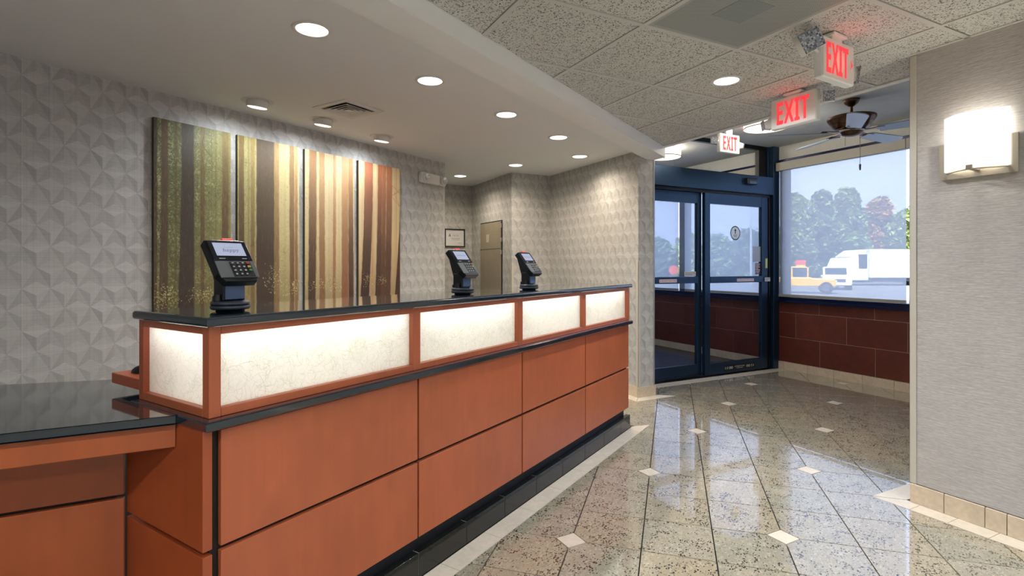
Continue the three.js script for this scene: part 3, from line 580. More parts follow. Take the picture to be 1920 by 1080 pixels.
  makeTerminal('farthest card terminal, in front of the plain recess wall', 2.605, -1.57, false);
}

// ------------------------------------------------------------ forest picture in four panels
{
  const W = 2048, H = 1190, a0 = 1.553, a1 = 3.654, y0 = 0.93, y1 = 2.15;
  const tex = canvasTex(W, H, (g) => {
    const mix = (a, b, t) => a.map((v, k) => v + (b[k] - v) * t);
    const stops = [[0, [84, 88, 56]], [0.14, [116, 118, 74]], [0.24, [166, 160, 104]], [0.42, [214, 203, 148]], [0.6, [232, 216, 172]], [0.8, [234, 210, 164]], [1, [226, 202, 154]]];
    for (let x = 0; x < W; x++) {
      const u = x / W; let k = 0; while (k + 2 < stops.length && stops[k + 1][0] < u) k++;
      const c = mix(stops[k][1], stops[k + 1][1], (u - stops[k][0]) / (stops[k + 1][0] - stops[k][0])), d = mix(c, [100, 80, 52], 0.56);
      const gr = g.createLinearGradient(0, 0, 0, H); gr.addColorStop(0, `rgb(${c.map((v) => v | 0)})`); gr.addColorStop(0.55, `rgb(${mix(c, d, 0.2).map((v) => v | 0)})`); gr.addColorStop(1, `rgb(${d.map((v) => v | 0)})`);
      g.fillStyle = gr; g.fillRect(x, 0, 1, H);
    }
    for (let k = 0; k < 14000; k++) { const u = Math.pow(rnd(), 1.7), x = u * W, y = rnd() * H; g.globalAlpha = 0.13 * (1.1 - u); g.fillStyle = ['#c9c77a', '#5d6a2c', '#3f4a20', '#e4dc9e', '#86873f'][(rnd() * 5) | 0]; g.beginPath(); g.ellipse(x, y, rr(2, 11), rr(2, 8), rnd() * 3, 0, 7); g.fill(); }
    for (let q = 0; q < 340; q++) { const u = Math.pow(rnd(), 2.1) * 0.55, cx = u * W, cy = rnd() * H * 0.9, light = rnd() < 0.55; for (let k = 0; k < 34; k++) { g.globalAlpha = (light ? 0.3 : 0.26) * (1 - u * 1.4); g.fillStyle = light ? ['#d8d69a', '#bcc07c', '#e8e4b8'][(rnd() * 3) | 0] : ['#3c4524', '#55602f', '#4a4226'][(rnd() * 3) | 0]; g.beginPath(); g.ellipse(cx + rr(-60, 60) * rnd(), cy + rr(-70, 70) * rnd(), rr(2, 6), rr(1.5, 4), rnd() * 3, 0, 7); g.fill(); } }
    for (let k = 0; k < 120; k++) { const u = rnd(), x = u * W, w = rr(4, 15); g.globalAlpha = rr(0.08, u < 0.3 ? 0.3 : 0.18); g.fillStyle = u < 0.3 ? '#5a4f2a' : u < 0.7 ? '#8f6d3a' : '#a85f3a'; g.fillRect(x, 0, w, H * rr(0.8, 0.97)); }
    g.globalAlpha = 1;
    const P = [[0, 0.229], [0.251, 0.485], [0.508, 0.741], [0.762, 1]];
    const trunk = (p, t0, t1, b0, b1, topC, botC, al = 1) => {
      const X = (t) => (P[p][0] + (P[p][1] - P[p][0]) * t) * W, gr = g.createLinearGradient(0, 0, 0, H);
      gr.addColorStop(0, topC); gr.addColorStop(0.62, botC); gr.addColorStop(1, botC); g.globalAlpha = al; g.fillStyle = gr;
      const wob = Array.from({ length: 31 }, () => [rr(-2, 2), rr(-2, 2)]);
      for (const [grow, share] of [[7, 0.14], [4.5, 0.22], [2, 0.4], [0, 0.75]]) {         // soft edges in the mist
        g.globalAlpha = al * share; g.beginPath();
        for (let q = 0; q <= 30; q++) { const t = q / 30; g.lineTo(X(t0 + (b0 - t0) * t * t) + wob[q][0] - grow, t * H); }
        for (let q = 30; q >= 0; q--) { const t = q / 30; g.lineTo(X(t1 + (b1 - t1) * t * t) + wob[q][1] + grow, t * H); }
        g.fill();
      }
      g.globalAlpha = 1;
      for (let k = 0; k < 120; k++) { const t = rnd(), xx = X(t0 + (t1 - t0) * rnd() + (b0 - t0) * t * t); g.globalAlpha = 0.12; g.fillStyle = rnd() < 0.5 ? '#1a130c' : '#c9a878'; g.fillRect(xx, t * H, 3, rr(12, 50)); }
      g.globalAlpha = 1;
    };
    trunk(0, 0.0, 0.035, 0.0, 0.03, '#3a3526', '#4a3a28');
    trunk(0, 0.09, 0.16, 0.06, 0.16, '#5b4a30', '#4d3a28', 0.95); trunk(0, 0.34, 0.485, 0.29, 0.49, '#423d32', '#382d25'); trunk(0, 0.58, 0.63, 0.58, 0.62, '#6e6236', '#5c482c', 0.8); trunk(0, 0.89, 0.965, 0.84, 0.95, '#7d6a3c', '#584530', 0.95);
    trunk(1, 0.02, 0.09, 0.02, 0.1, '#7a6638', '#54422c'); trunk(1, 0.2, 0.25, 0.2, 0.25, '#a08a50', '#6d5534', 0.7); trunk(1, 0.29, 0.565, 0.29, 0.56, '#54483a', '#3a2d25'); trunk(1, 0.57, 0.64, 0.57, 0.65, '#b2905a', '#7c5e3a', 0.8); trunk(1, 0.83, 0.9, 0.84, 0.9, '#8d6a3e', '#664a2e', 0.95); trunk(1, 0.92, 0.96, 0.93, 0.97, '#c48f62', '#7c5836', 0.8);
    trunk(2, 0.08, 0.21, 0.06, 0.19, '#96623f', '#3f2a1e'); trunk(2, 0.27, 0.37, 0.28, 0.38, '#b98354', '#7a5434', 0.85); trunk(2, 0.55, 0.6, 0.54, 0.59, '#c99366', '#8a5f3a', 0.8); trunk(2, 0.73, 0.86, 0.73, 0.86, '#c98a5c', '#7e4e32', 0.85); trunk(2, 0.875, 0.965, 0.88, 0.98, '#a86e44', '#3b261a');
    trunk(3, 0.14, 0.32, 0.04, 0.22, '#aa4f36', '#2f1e1a'); trunk(3, 0.45, 0.54, 0.38, 0.5, '#aa583a', '#3c251d'); trunk(3, 0.55, 0.64, 0.5, 0.6, '#b4623f', '#4e3022', 0.95); trunk(3, 0.66, 0.79, 0.6, 0.74, '#bd6d4a', '#4a2f22', 0.95); trunk(3, 1.02, 1.2, 0.86, 1.1, '#7a4a30', '#3a251c');
    for (let k = 0; k < 7; k++) { g.strokeStyle = '#c0714c'; g.globalAlpha = 0.5; g.lineWidth = rr(3, 7); g.beginPath(); g.moveTo(W * rr(0.93, 0.96), H * rr(0.1, 0.25)); g.lineTo(W, H * rr(0.15, 0.3)); g.stroke(); }
    for (let k = 0; k < 26; k++) { const x = W * 0.22 * rnd(), y = H * rnd() * 0.6; g.strokeStyle = '#3d3a22'; g.globalAlpha = 0.45; g.lineWidth = rr(1.5, 4); g.beginPath(); g.moveTo(x, y); g.quadraticCurveTo(x + rr(-40, 40), y + rr(20, 60), x + rr(-90, 90), y + rr(30, 160)); g.stroke(); }
    const gr = g.createRadialGradient(W * 0.66, H * 0.2, 20, W * 0.66, H * 0.2, W * 0.42); gr.addColorStop(0, 'rgba(255,232,180,0.38)'); gr.addColorStop(1, 'rgba(255,225,170,0)'); g.globalAlpha = 1; g.fillStyle = gr; g.fillRect(0, 0, W, H);
    const bush = (x, y, w, h, n) => { for (let k = 0; k < n; k++) { g.globalAlpha = rr(0.3, 0.8); g.fillStyle = ['#c9bf86', '#a89f5e', '#ded6a8', '#7f7a40'][(rnd() * 4) | 0]; g.beginPath(); g.ellipse(x + w * (rnd() + rnd() - 1), y + h * (rnd() + rnd() - 1), rr(2.5, 6), rr(2, 4), rnd() * 3, 0, 7); g.fill(); } };
    bush(60, 1080, 110, 90, 220); bush(300, 1080, 130, 60, 160); bush(440, 1060, 60, 90, 120); bush(800, 990, 120, 130, 170); bush(960, 1060, 90, 70, 130); bush(1180, 1040, 120, 60, 90); bush(1320, 1050, 80, 70, 70); bush(1660, 1010, 60, 70, 60); bush(1830, 1020, 80, 60, 70);
    g.globalAlpha = 1;
  });
  const words = ['first and leftmost forest print panel, green undergrowth and grey trunks', 'second forest print panel with the widest dark trunk, behind the nearest card terminal', 'third forest print panel with pale golden light between slim trunks', 'fourth and rightmost forest print panel with reddish trunks'];
  [[1.553, 2.035], [2.08, 2.571], [2.619, 3.108], [3.154, 3.654]].forEach(([s, e], i) => {
    const t = thingA('picture_panel', words[i], 'picture', (s + e) / 2, y0, BACK_N + 0.001, 'forest picture panels on the patterned wall');
    const h = (e - s) / 2;
    mesh('frame', box(-h, h, 0, y1 - y0, 0, 0.026, 0.002), std({ color: 0x4a4634, roughness: 0.7 }), t);
    const g = new THREE.PlaneGeometry(e - s - 0.002, y1 - y0 - 0.002).translate(0, (y1 - y0) / 2, 0.0268), uv = g.attributes.uv;
    for (let k = 0; k < uv.count; k++) uv.setX(k, (s - a0 + uv.getX(k) * (e - s)) / (a1 - a0));
    mesh('print', g, std({ map: tex, roughness: 0.55 }), t);
  });
}

// ------------------------------------------------------------ certificate, closet door, emergency lights
{
  const f = thing('framed_certificate', 'small black framed certificate on the recess wall above the middle card terminal', 'picture frame', [2.566, 1.487, -6.6995]);
  mesh('frame', [box(-0.143, 0.143, 0, 0.014, 0, 0.02, 0.002), box(-0.143, 0.143, 0.227, 0.241, 0, 0.02, 0.002), box(-0.143, -0.129, 0.0142, 0.2268, 0, 0.02, 0.002), box(0.129, 0.143, 0.0142, 0.2268, 0, 0.02, 0.002)], M.blackPlastic, f);
  mesh('sheet', new THREE.PlaneGeometry(0.26, 0.215).translate(0, 0.1205, 0.008), std({ map: canvasTex(512, 424, (g, W, H) => { g.fillStyle = '#dcdcda'; g.fillRect(0, 0, W, H); g.fillStyle = '#1a1a1a'; g.font = 'bold 96px sans-serif'; g.fillText('A', 84, 180); g.fillStyle = '#9b9b9b'; g.font = '84px sans-serif'; g.fillText('NEW', 190, 178); g.fillStyle = '#a9a9a9'; g.fillRect(150, 215, 250, 16); g.fillRect(170, 250, 210, 14); g.fillRect(340, 340, 110, 10); g.fillRect(60, 90, 390, 4); }), roughness: 0.5 }), f);

  const d = thing('closet_door', 'flush beige two-part cupboard door set in the recess wall', 'cupboard door', [2.8148, 0, -6.06]);
  mesh('door_leaf', box(-0.012, 0, 0.05, 1.437, -0.32, 0.285, 0.002), M.closet, d);
  mesh('door_leaf', box(-0.012, 0, 1.447, 1.775, -0.32, 0.285, 0.002), M.closet, d);
  mesh('frame', [box(-0.006, 0, 0.05, 1.785, -0.335, -0.322), box(-0.006, 0, 0.05, 1.785, 0.287, 0.31), box(-0.006, 0, 1.777, 1.787, -0.335, 0.31)], M.kick, d);
  mesh('flush_pull', [box(-0.016, -0.011, 1.53, 1.63, -0.13, -0.05, 0.002)], M.greyPlastic, d);
  for (const y of [1.72, 1.55, 1.4]) mesh('hinge', cyl(0.01, 0.01, 0.05, 16, -0.012, y, 0.297), M.silver, d);

  const e = thingA('emergency_light', 'white twin-head emergency light high on the patterned wall past the forest prints', 'emergency light', 4.118, 2.062, BACK_N + 0.0005);
  mesh('housing', box(-0.185, 0.185, 0, 0.105, 0, 0.045, 0.012), M.whitePlastic, e);
  mesh('cover_seam', box(0.086, 0.094, 0.002, 0.103, 0.03, 0.0458), M.greyPlastic, e);
  for (const x of [-0.13, 0.14]) {
    const h = mesh('lamp_head', lathe([[0.0001, 0], [0.044, 0], [0.046, 0.01], [0.042, 0.024], [0.036, 0.026]], 32).rotateX(Math.PI / 2).translate(x, 0.053, 0.045), M.whitePlastic, e);
    mesh('reflector', lathe([[0.0001, 0.012], [0.02, 0.016], [0.036, 0.0255]], 32).rotateX(Math.PI / 2).translate(x, 0.053, 0.045), M.reflector, h);
    mesh('bulb', new THREE.SphereGeometry(0.008, 16, 12).translate(x, 0.053, 0.062), M.whitePlastic, h);
  }
}

// ------------------------------------------------------------ recessed ceiling lights
function spot(parent, pos, to, power, angle, penumbra, radius, color = 0xf6f9ff) {
  const l = new THREE.SpotLight(color, power, 0, angle, penumbra, 2);
  l.name = 'lamp_light'; l.position.set(...pos); l.target.position.set(...to); l.target.name = 'aim'; l.shadow.radius = radius; l.castShadow = true;
  parent.add(l, l.target);
}
const ringGeo = lathe([[0.071, -0.004], [0.076, -0.006], [0.086, -0.005], [0.09, -0.001], [0.09, 0], [0.071, 0], [0.071, -0.004]]), lensGeo = lathe([[0.0001, -0.0095], [0.05, -0.0085], [0.068, -0.005], [0.0705, -0.0012], [0.0001, -0.0012]], 40);
function can(label, x, y, z, power, group, color) {
  const t = thing('recessed_light', label, 'ceiling light', [x, y, z], 0, group);
  mesh('trim_ring', ringGeo.clone(), M.trimWhite, t);
  mesh('lamp_lens', lensGeo.clone(), M.lens, t);
  spot(t, [0, -0.0055, 0], [0, -1, 0], power, R(80), 0.7, 3.2, color);
}
{
  const g = 'recessed lights in the lowered ceiling';
  const rows = [[1.553, -2.095, 'recessed light nearest the camera in the lowered ceiling over the counter'], [2.357, -2.095, 'second recessed light along the beam, right of the square air vent'], [3.181, -2.105, 'third recessed light along the beam, counted from the nearest'], [3.983, -2.11, 'fourth recessed light along the beam, above the far end of the counter'], [4.788, -2.3, 'recessed light beside the end of the beam, close to the pier'], [4.828, -3.076, 'recessed light above the wall corner with the cupboard door'], [5.049, -4.007, 'farthest recessed light, above the framed certificate recess']];
  for (const [a, n, label] of rows) { const [x, z] = fromA(a, n); can(label, x, CEIL_S - 0.0002, z, a > 4.5 ? FAR_CAN_POWER : CAN_POWER, g, a > 3.9 ? 0xffecd4 : 0xfff9f0); }
  can('round recessed light in the speckled tile ceiling left of the exit signs', 2.582, CEIL_G + 0.003, -2.245, LOBBY_POWER);
  const lg = 'lobby recessed lights beyond the frame';
  for (const [x, z] of [[1.345, 0.235], [-0.485, 0.235], [2.565, 0.235], [-1.705, 0.235], [1.345, 1.765], [-0.485, 1.765], [2.565, 1.765], [-2.3, 1.765]]) can('recessed light in the speckled lobby ceiling behind the viewer', x, CEIL_G + 0.003, z, LOBBY_POWER, lg);

  const gl = ['aimed ceiling spotlight nearest the camera, washing the second forest panel', 'middle aimed ceiling spotlight beside the square air vent, washing the third forest panel', 'farthest aimed ceiling spotlight, washing the fourth forest panel'];
  [[2.038, -3.313], [2.563, -3.328], [3.158, -3.341]].forEach(([a, n], i) => {
    const t = thingA('aimed_spotlight', gl[i], 'spotlight', a, CEIL_S - 0.0002, n, 'aimed spotlights along the forest picture');
    mesh('trim_ring', lathe([[0.072, -0.003], [0.092, -0.005], [0.098, -0.001], [0.098, 0], [0.072, 0], [0.072, -0.003]]), M.trimWhite, t);
    const h = mesh('lamp_head', lathe([[0.0001, 0.03], [0.064, 0.026], [0.066, 0.0], [0.066, -0.034], [0.061, -0.037], [0.059, -0.032], [0.0001, -0.03]]), M.trimWhite, t);
    h.rotation.x = R(9); h.position.set(0, -0.004, 0.002);
    mesh('lamp_lens', lathe([[0.0001, -0.042], [0.05, -0.04], [0.0585, -0.0375], [0.0585, -0.0322], [0.0001, -0.0322]], 40), M.lens, h);
    spot(h, [0, -0.037, 0], [0, -1, 0], GIMBAL_POWER, R(84), 0.5, 2.5);
  });
}

// ------------------------------------------------------------ ceiling vents
{
  const v = thingA('air_vent', 'square white louvred air vent in the lowered ceiling near the aimed spotlights', 'air vent', 2.482, CEIL_S - 0.0002, -2.952);
  const sq = (o, i, y0, y1, y2) => {                                   // a sloping square ring
    const p = [], f = (r, y) => [[-r, y, -r], [r, y, -r], [r, y, r], [-r, y, r]], a = f(o, y0), b = f(i, y1), c = f(i, y1 + 0.002), d = f(o, y0 + 0.002);
    for (let k = 0; k < 4; k++) { const n = (k + 1) % 4; for (const q of [[a[k], a[n], b[n], b[k]], [d[k], c[k], c[n], d[n]]]) p.push(...q[0], ...q[1], ...q[2], ...q[0], ...q[2], ...q[3]); }
    const g = new THREE.BufferGeometry(); g.setAttribute('position', new THREE.Float32BufferAttribute(p, 3)); g.computeVertexNormals(); return metric(g);
  };
  const ventMat = std({ color: 0xe2e3e1, roughness: 0.5, side: THREE.DoubleSide });
  const rim = (o, i, y0, y1) => [box(-o, o, y0, y1, i, o), box(-o, o, y0, y1, -o, -i), box(-o, -i, y0, y1, -i, i), box(i, o, y0, y1, -i, i)];
  mesh('frame', rim(0.168, 0.128, -0.006, -0.0012), ventMat, v);
  mesh('dark_throat', box(-0.128, 0.128, -0.0012, -0.0002, -0.128, 0.128), M.blackPlastic, v);
  for (const o of [0.112, 0.083, 0.054]) mesh('louvre', [...rim(o, o - 0.005, -0.013, -0.0105), sq(o - 0.005, o - 0.02, -0.0125, -0.003)], ventMat, v);
  mesh('center_plate', box(-0.026, 0.026, -0.012, -0.01, -0.026, 0.026, 0.001), ventMat, v);

  const p = thing('return_air_grille', 'large perforated grey metal panel set in the speckled ceiling at the top', 'air grille', [1.955, CEIL_G + 0.001, -1.595]);
  const holes = canvasTex(1024, 1024, (g, W) => { g.fillStyle = '#a9ada8'; g.fillRect(0, 0, W, W); g.fillStyle = '#5c605e'; for (let i = 0; i < 64; i++) for (let j = 0; j < 64; j++) { g.beginPath(); g.arc((i + 0.5) * 16, (j + (i % 2) * 0.5) * 16, 4.6, 0, 7); g.fill(); } }, true, [1 / 0.4, 1 / 0.4]);
  mesh('perforated_panel', box(-0.275, 0.275, 0.0005, 0.003, -0.275, 0.275), std({ map: holes, roughness: 0.55 }), p);
  mesh('frame', [box(-0.296, 0.296, 0, 0.005, 0.275, 0.296), box(-0.296, 0.296, 0, 0.005, -0.296, -0.275), box(-0.296, -0.275, 0, 0.005, -0.275, 0.275), box(0.275, 0.296, 0, 0.005, -0.275, 0.275)], std({ color: 0xa9ada8, roughness: 0.5 }), p);
  mesh('deflector', box(-0.11, 0.07, -0.0012, 0.0004, -0.09, 0.09), std({ map: holes, roughness: 0.5, color: 0xe8ecef }), p);
}

// ------------------------------------------------------------ exit signs
const font = await new FontLoader().loadAsync('fonts/droid/droid_sans_bold.typeface.json');
function exitSign(label, pos, turn, top, o) {
  const t = thing('exit_sign', label, 'exit sign', pos, turn);
  const W = o.w / 2, H = o.h / 2;
  mesh('housing', box(-W, W, -H, H, -0.024, 0.016, 0.006), M.whitePlastic, t);
  const face = mesh('face_plate', box(-W + 0.004, W - 0.004, -H + 0.004, H - 0.004, 0.014, 0.02, 0.003), M.whitePlastic, t);
  const g = new TextGeometry('EXIT', { font, size: 0.1, depth: 0.003, curveSegments: 4 });
  g.computeBoundingBox();
  const bb = g.boundingBox, wide = (o.arrow ? 1.38 : 1.42) * W, tall = 1.5 * H;
  g.translate(-bb.min.x, -bb.min.y, 0); g.scale(wide / (bb.max.x - bb.min.x), tall / (bb.max.y - bb.min.y), 1); g.translate(-wide / 2 - (o.arrow ? 0.014 : 0), -tall / 2, 0.0185);
  mesh('sign_lettering', g, M.red, face);
  if (o.arrow) { const x = W - 0.028; mesh('sign_arrow', new THREE.ExtrudeGeometry(new THREE.Shape([[x - 0.008, 0.022], [x + 0.012, 0], [x - 0.008, -0.022], [x - 0.001, 0]].map((p) => new THREE.Vector2(...p))), { depth: 0.003, bevelEnabled: false }).translate(0, 0, 0.0185), M.red, face); }
  mesh('canopy', [box(-0.06, 0.06, top - pos[1] - 0.014, top - pos[1] - 0.0005, -0.05, 0.03, 0.004), box(-0.045, 0.045, H - 0.002, top - pos[1] - 0.013, -0.02, 0.012, 0.003)], M.whitePlastic, t);
  for (const [hx, hy, hz, yaw, pitch, roll] of o.heads) {
    const s = Math.sign(hx), h = new THREE.Group(); h.name = s < 0 ? 'lamp_head' : 'lamp_head_001'; h.position.set(hx, hy, hz); h.rotation.set(pitch, yaw, roll ?? 0, 'YXZ'); h.scale.setScalar(o.size ?? 1); t.add(h);
    mesh('shell', new THREE.CylinderGeometry(0.03, 0.048, 0.05, 4, 1).rotateY(Math.PI / 4).rotateX(Math.PI / 2).scale(1, 1, 1).translate(0, 0, -0.014), M.whitePlastic, h);
    mesh('faceted_lens', box(-0.031, 0.031, -0.031, 0.031, 0.0105, 0.0135, 0.002), std({ map: facets, roughness: 0.2, metalness: 0.5 }), h);
    mesh('lamp_arm', tube([[s * W * 0.94, 0.02, -0.005], [s * (Math.abs(hx) * 0.6 + W * 0.4), (hy + 0.02) / 2, hz / 2 - 0.01], [hx, hy, hz - 0.03]], 0.007, 10), M.whitePlastic, t);
  }
  const l = new THREE.PointLight(0xff2018, o.glow, 0, 2); l.name = 'sign_glow'; l.position.set(0, 0.0, 0.055); l.shadow.radius = 2; l.castShadow = true; t.add(l);
}
const facets = canvasTex(128, 128, (g) => { g.fillStyle = '#9aa2b0'; g.fillRect(0, 0, 128, 128); for (let i = 0; i < 10; i++) for (let j = 0; j < 10; j++) { const t = rr(90, 225) | 0; g.fillStyle = `rgb(${t},${t + 3},${t + 10})`; g.fillRect(i * 13, j * 13, 11, 11); } });
facets.wrapS = facets.wrapT = THREE.RepeatWrapping; facets.repeat.set(18, 18);
exitSign('largest exit sign with a small right arrow, hung nearest under the tile ceiling', [2.535, 2.208, -1.567], R(5), CEIL_G, { w: 0.285, h: 0.192, arrow: true, glow: 0.012, size: 1.45, heads: [[-0.228, 0.05, 0.01, R(-46), R(14), R(28)], [0.2, -0.02, -0.03, R(70), R(10), 0]] });
exitSign('middle exit sign turned sideways on the tile ceiling, in front of the drum lamp', [3.125, 2.217, -2.187], R(-90), CEIL_G, { w: 0.31, h: 0.192, glow: 0.012, heads: [[-0.215, -0.045, 0.0, R(-35), R(10)], [0.22, 0.03, 0.0, R(38), R(10)]] });
exitSign('smallest exit sign, hung before the sliding door header', [4.493, 2.492, -3.879], 0, CEIL_V, { w: 0.285, h: 0.192, glow: 0.04, heads: [[-0.2, 0.02, 0.0, R(-40), R(10)], [0.21, 0.0, 0.0, R(35), R(10)]] });

// ------------------------------------------------------------ drum lamps and wall sconce
for (const [x, z, label] of [[4.515, -3.46, 'round white drum ceiling lamp partly hidden by the middle exit sign'], [4.62, -4.95, 'round white drum ceiling lamp seen through the glass above the sliding door']]) {
  const t = thing('drum_lamp', label, 'ceiling lamp', [x, CEIL_V, z]);
  mesh('ceiling_plate', cyl(0.15, 0.15, 0.012, 48, 0, -0.0065, 0), M.nickel, t);
  mesh('lamp_shade', lathe([[0.0001, -0.112], [0.194, -0.11], [0.197, -0.106], [0.197, -0.014], [0.15, -0.0128]], 64), M.drumGlass, t);
  mesh('band', lathe([[0.197, -0.104], [0.2005, -0.104], [0.2005, -0.11], [0.196, -0.111]], 64), M.bronze, t);
  mesh('finial', new THREE.SphereGeometry(0.009, 20, 12).translate(0, -0.116, 0), M.nickel, t);
  const l = new THREE.PointLight(0xfff2dd, DRUM_POWER, 0, 2); l.name = 'lamp_light'; l.position.set(0, -0.06, 0); l.shadow.radius = 3; l.castShadow = true; t.add(l);
}
{
  const t = thing('wall_sconce', 'curved white glass wall sconce in a brushed metal cradle on the beige wall', 'wall lamp', [3.1395, 1.66, -1.25], -Math.PI / 2);
  // local +z points into the room, local +x towards the camera
  mesh('back_plate', [box(-0.15, 0.15, 0.002, 0.176, 0.0, 0.012)], M.nickel, t);
  mesh('cradle', [box(-0.152, -0.118, 0.0005, 0.178, 0.0121, 0.02), box(0.118, 0.152, 0.0005, 0.178, 0.0121, 0.02), box(-0.1178, 0.1178, 0.0005, 0.03, 0.0121, 0.02)], M.nickel, t);
  const arc = (r0, dz, y0, y1) => { const s = new THREE.Shape(), n = 24, X = 0.128; for (let k = 0; k <= n; k++) { const u = -1 + (2 * k) / n, p = [X * u, dz + r0 * (1 - u * u)]; k ? s.lineTo(...p) : s.moveTo(...p); } for (let k = n; k >= 0; k--) { const u = -1 + (2 * k) / n; s.lineTo((X - 0.003) * u, dz - 0.007 + (r0 - 0.001) * (1 - u * u)); } return new THREE.ExtrudeGeometry(s, { depth: y1 - y0, bevelEnabled: false }).rotateX(Math.PI / 2).translate(0, y1, 0); };
  mesh('lamp_shade', arc(0.062, 0.026, 0.036, 0.3), M.sconceGlass, t);
  mesh('clip', [box(-0.013, 0.013, 0.028, 0.05, 0.0205, 0.097, 0.002)], M.nickel, t);
  mesh('clip_rail', tube([[-0.12, 0.031, 0.022], [0, 0.031, 0.083], [0.12, 0.031, 0.022]], 0.004, 20), M.nickel, t);
  const l = new THREE.PointLight(0xfff6e6, SCONCE_POWER, 0, 2); l.name = 'lamp_light'; l.position.set(0, 0.17, 0.076); l.shadow.radius = 0.5; l.castShadow = true; t.add(l);
}

// ------------------------------------------------------------ ceiling fan
{
  const t = thing('ceiling_fan', 'bronze ceiling fan with five grey-blue blades and a pull chain by the window', 'ceiling fan', [4.7, CEIL_V, -2.76]);
  mesh('canopy', lathe([[0.0001, -0.062], [0.02, -0.06], [0.05, -0.035], [0.062, -0.008], [0.062, -0.0008], [0.0001, -0.0008]]), M.bronze, t);
  mesh('downrod', cyl(0.012, 0.012, 0.09, 20, 0, -0.1, 0), M.bronze, t);
  mesh('motor_housing', lathe([[0.0001, -0.13], [0.03, -0.132], [0.06, -0.138], [0.165, -0.146], [0.184, -0.153], [0.186, -0.163], [0.176, -0.184], [0.168, -0.187], [0.17, -0.193], [0.154, -0.214], [0.146, -0.217], [0.148, -0.223], [0.132, -0.245], [0.1, -0.262], [0.0001, -0.266]], 56), M.bronze, t);
  mesh('switch_cup', lathe([[0.0001, -0.266], [0.075, -0.268], [0.08, -0.28], [0.07, -0.305], [0.03, -0.318], [0.0001, -0.32]], 40), M.bronze, t);
  mesh('blade_ring', lathe([[0.085, -0.266], [0.105, -0.268], [0.105, -0.279], [0.085, -0.281], [0.085, -0.266]], 40), M.nickel, t);
  const toCam = Math.atan2(-(0 + 2.76), 0 - 4.7);                     // azimuth in x, -z
  for (let k = 0; k < 5; k++) {
    const b = new THREE.Group(); b.name = 'blade_arm' + (k ? '_00' + k : ''); b.rotation.y = Math.atan2(-(2.76), -4.7) + R(4) + (k * 2 * Math.PI) / 5; t.add(b);
    mesh('iron', [box(0.09, 0.21, -0.279, -0.272, -0.02, 0.02, 0.003), box(0.18, 0.25, -0.282, -0.276, -0.045, 0.045, 0.003)], M.bronze, b);
    const s = new THREE.Shape(); s.moveTo(0.2, -0.055); s.lineTo(0.6, -0.075); s.quadraticCurveTo(0.665, -0.07, 0.67, -0.02); s.quadraticCurveTo(0.672, 0.06, 0.6, 0.072); s.lineTo(0.2, 0.055); s.closePath();
    const g = new THREE.ExtrudeGeometry(s, { depth: 0.006, bevelEnabled: true, bevelSize: 0.001, bevelThickness: 0.001, bevelSegments: 1 }).rotateX(-Math.PI / 2).rotateX(R(-12)).translate(0, -0.286, 0);
    mesh('blade', metric(g), M.bladeMat, b);
  }
  mesh('pull_chain', [tube([[0.05, -0.3, 0.04], [0.052, -0.36, 0.042], [0.052, -0.56, 0.042]], 0.0022, 12, 6), cyl(0.009, 0.006, 0.05, 16, 0.052, -0.585, 0.042)], M.chain, t);
  mesh('pull_chain', tube([[-0.05, -0.3, -0.02], [-0.052, -0.34, -0.022], [-0.052, -0.4, -0.022]], 0.002, 12, 6), M.chain, t);
}

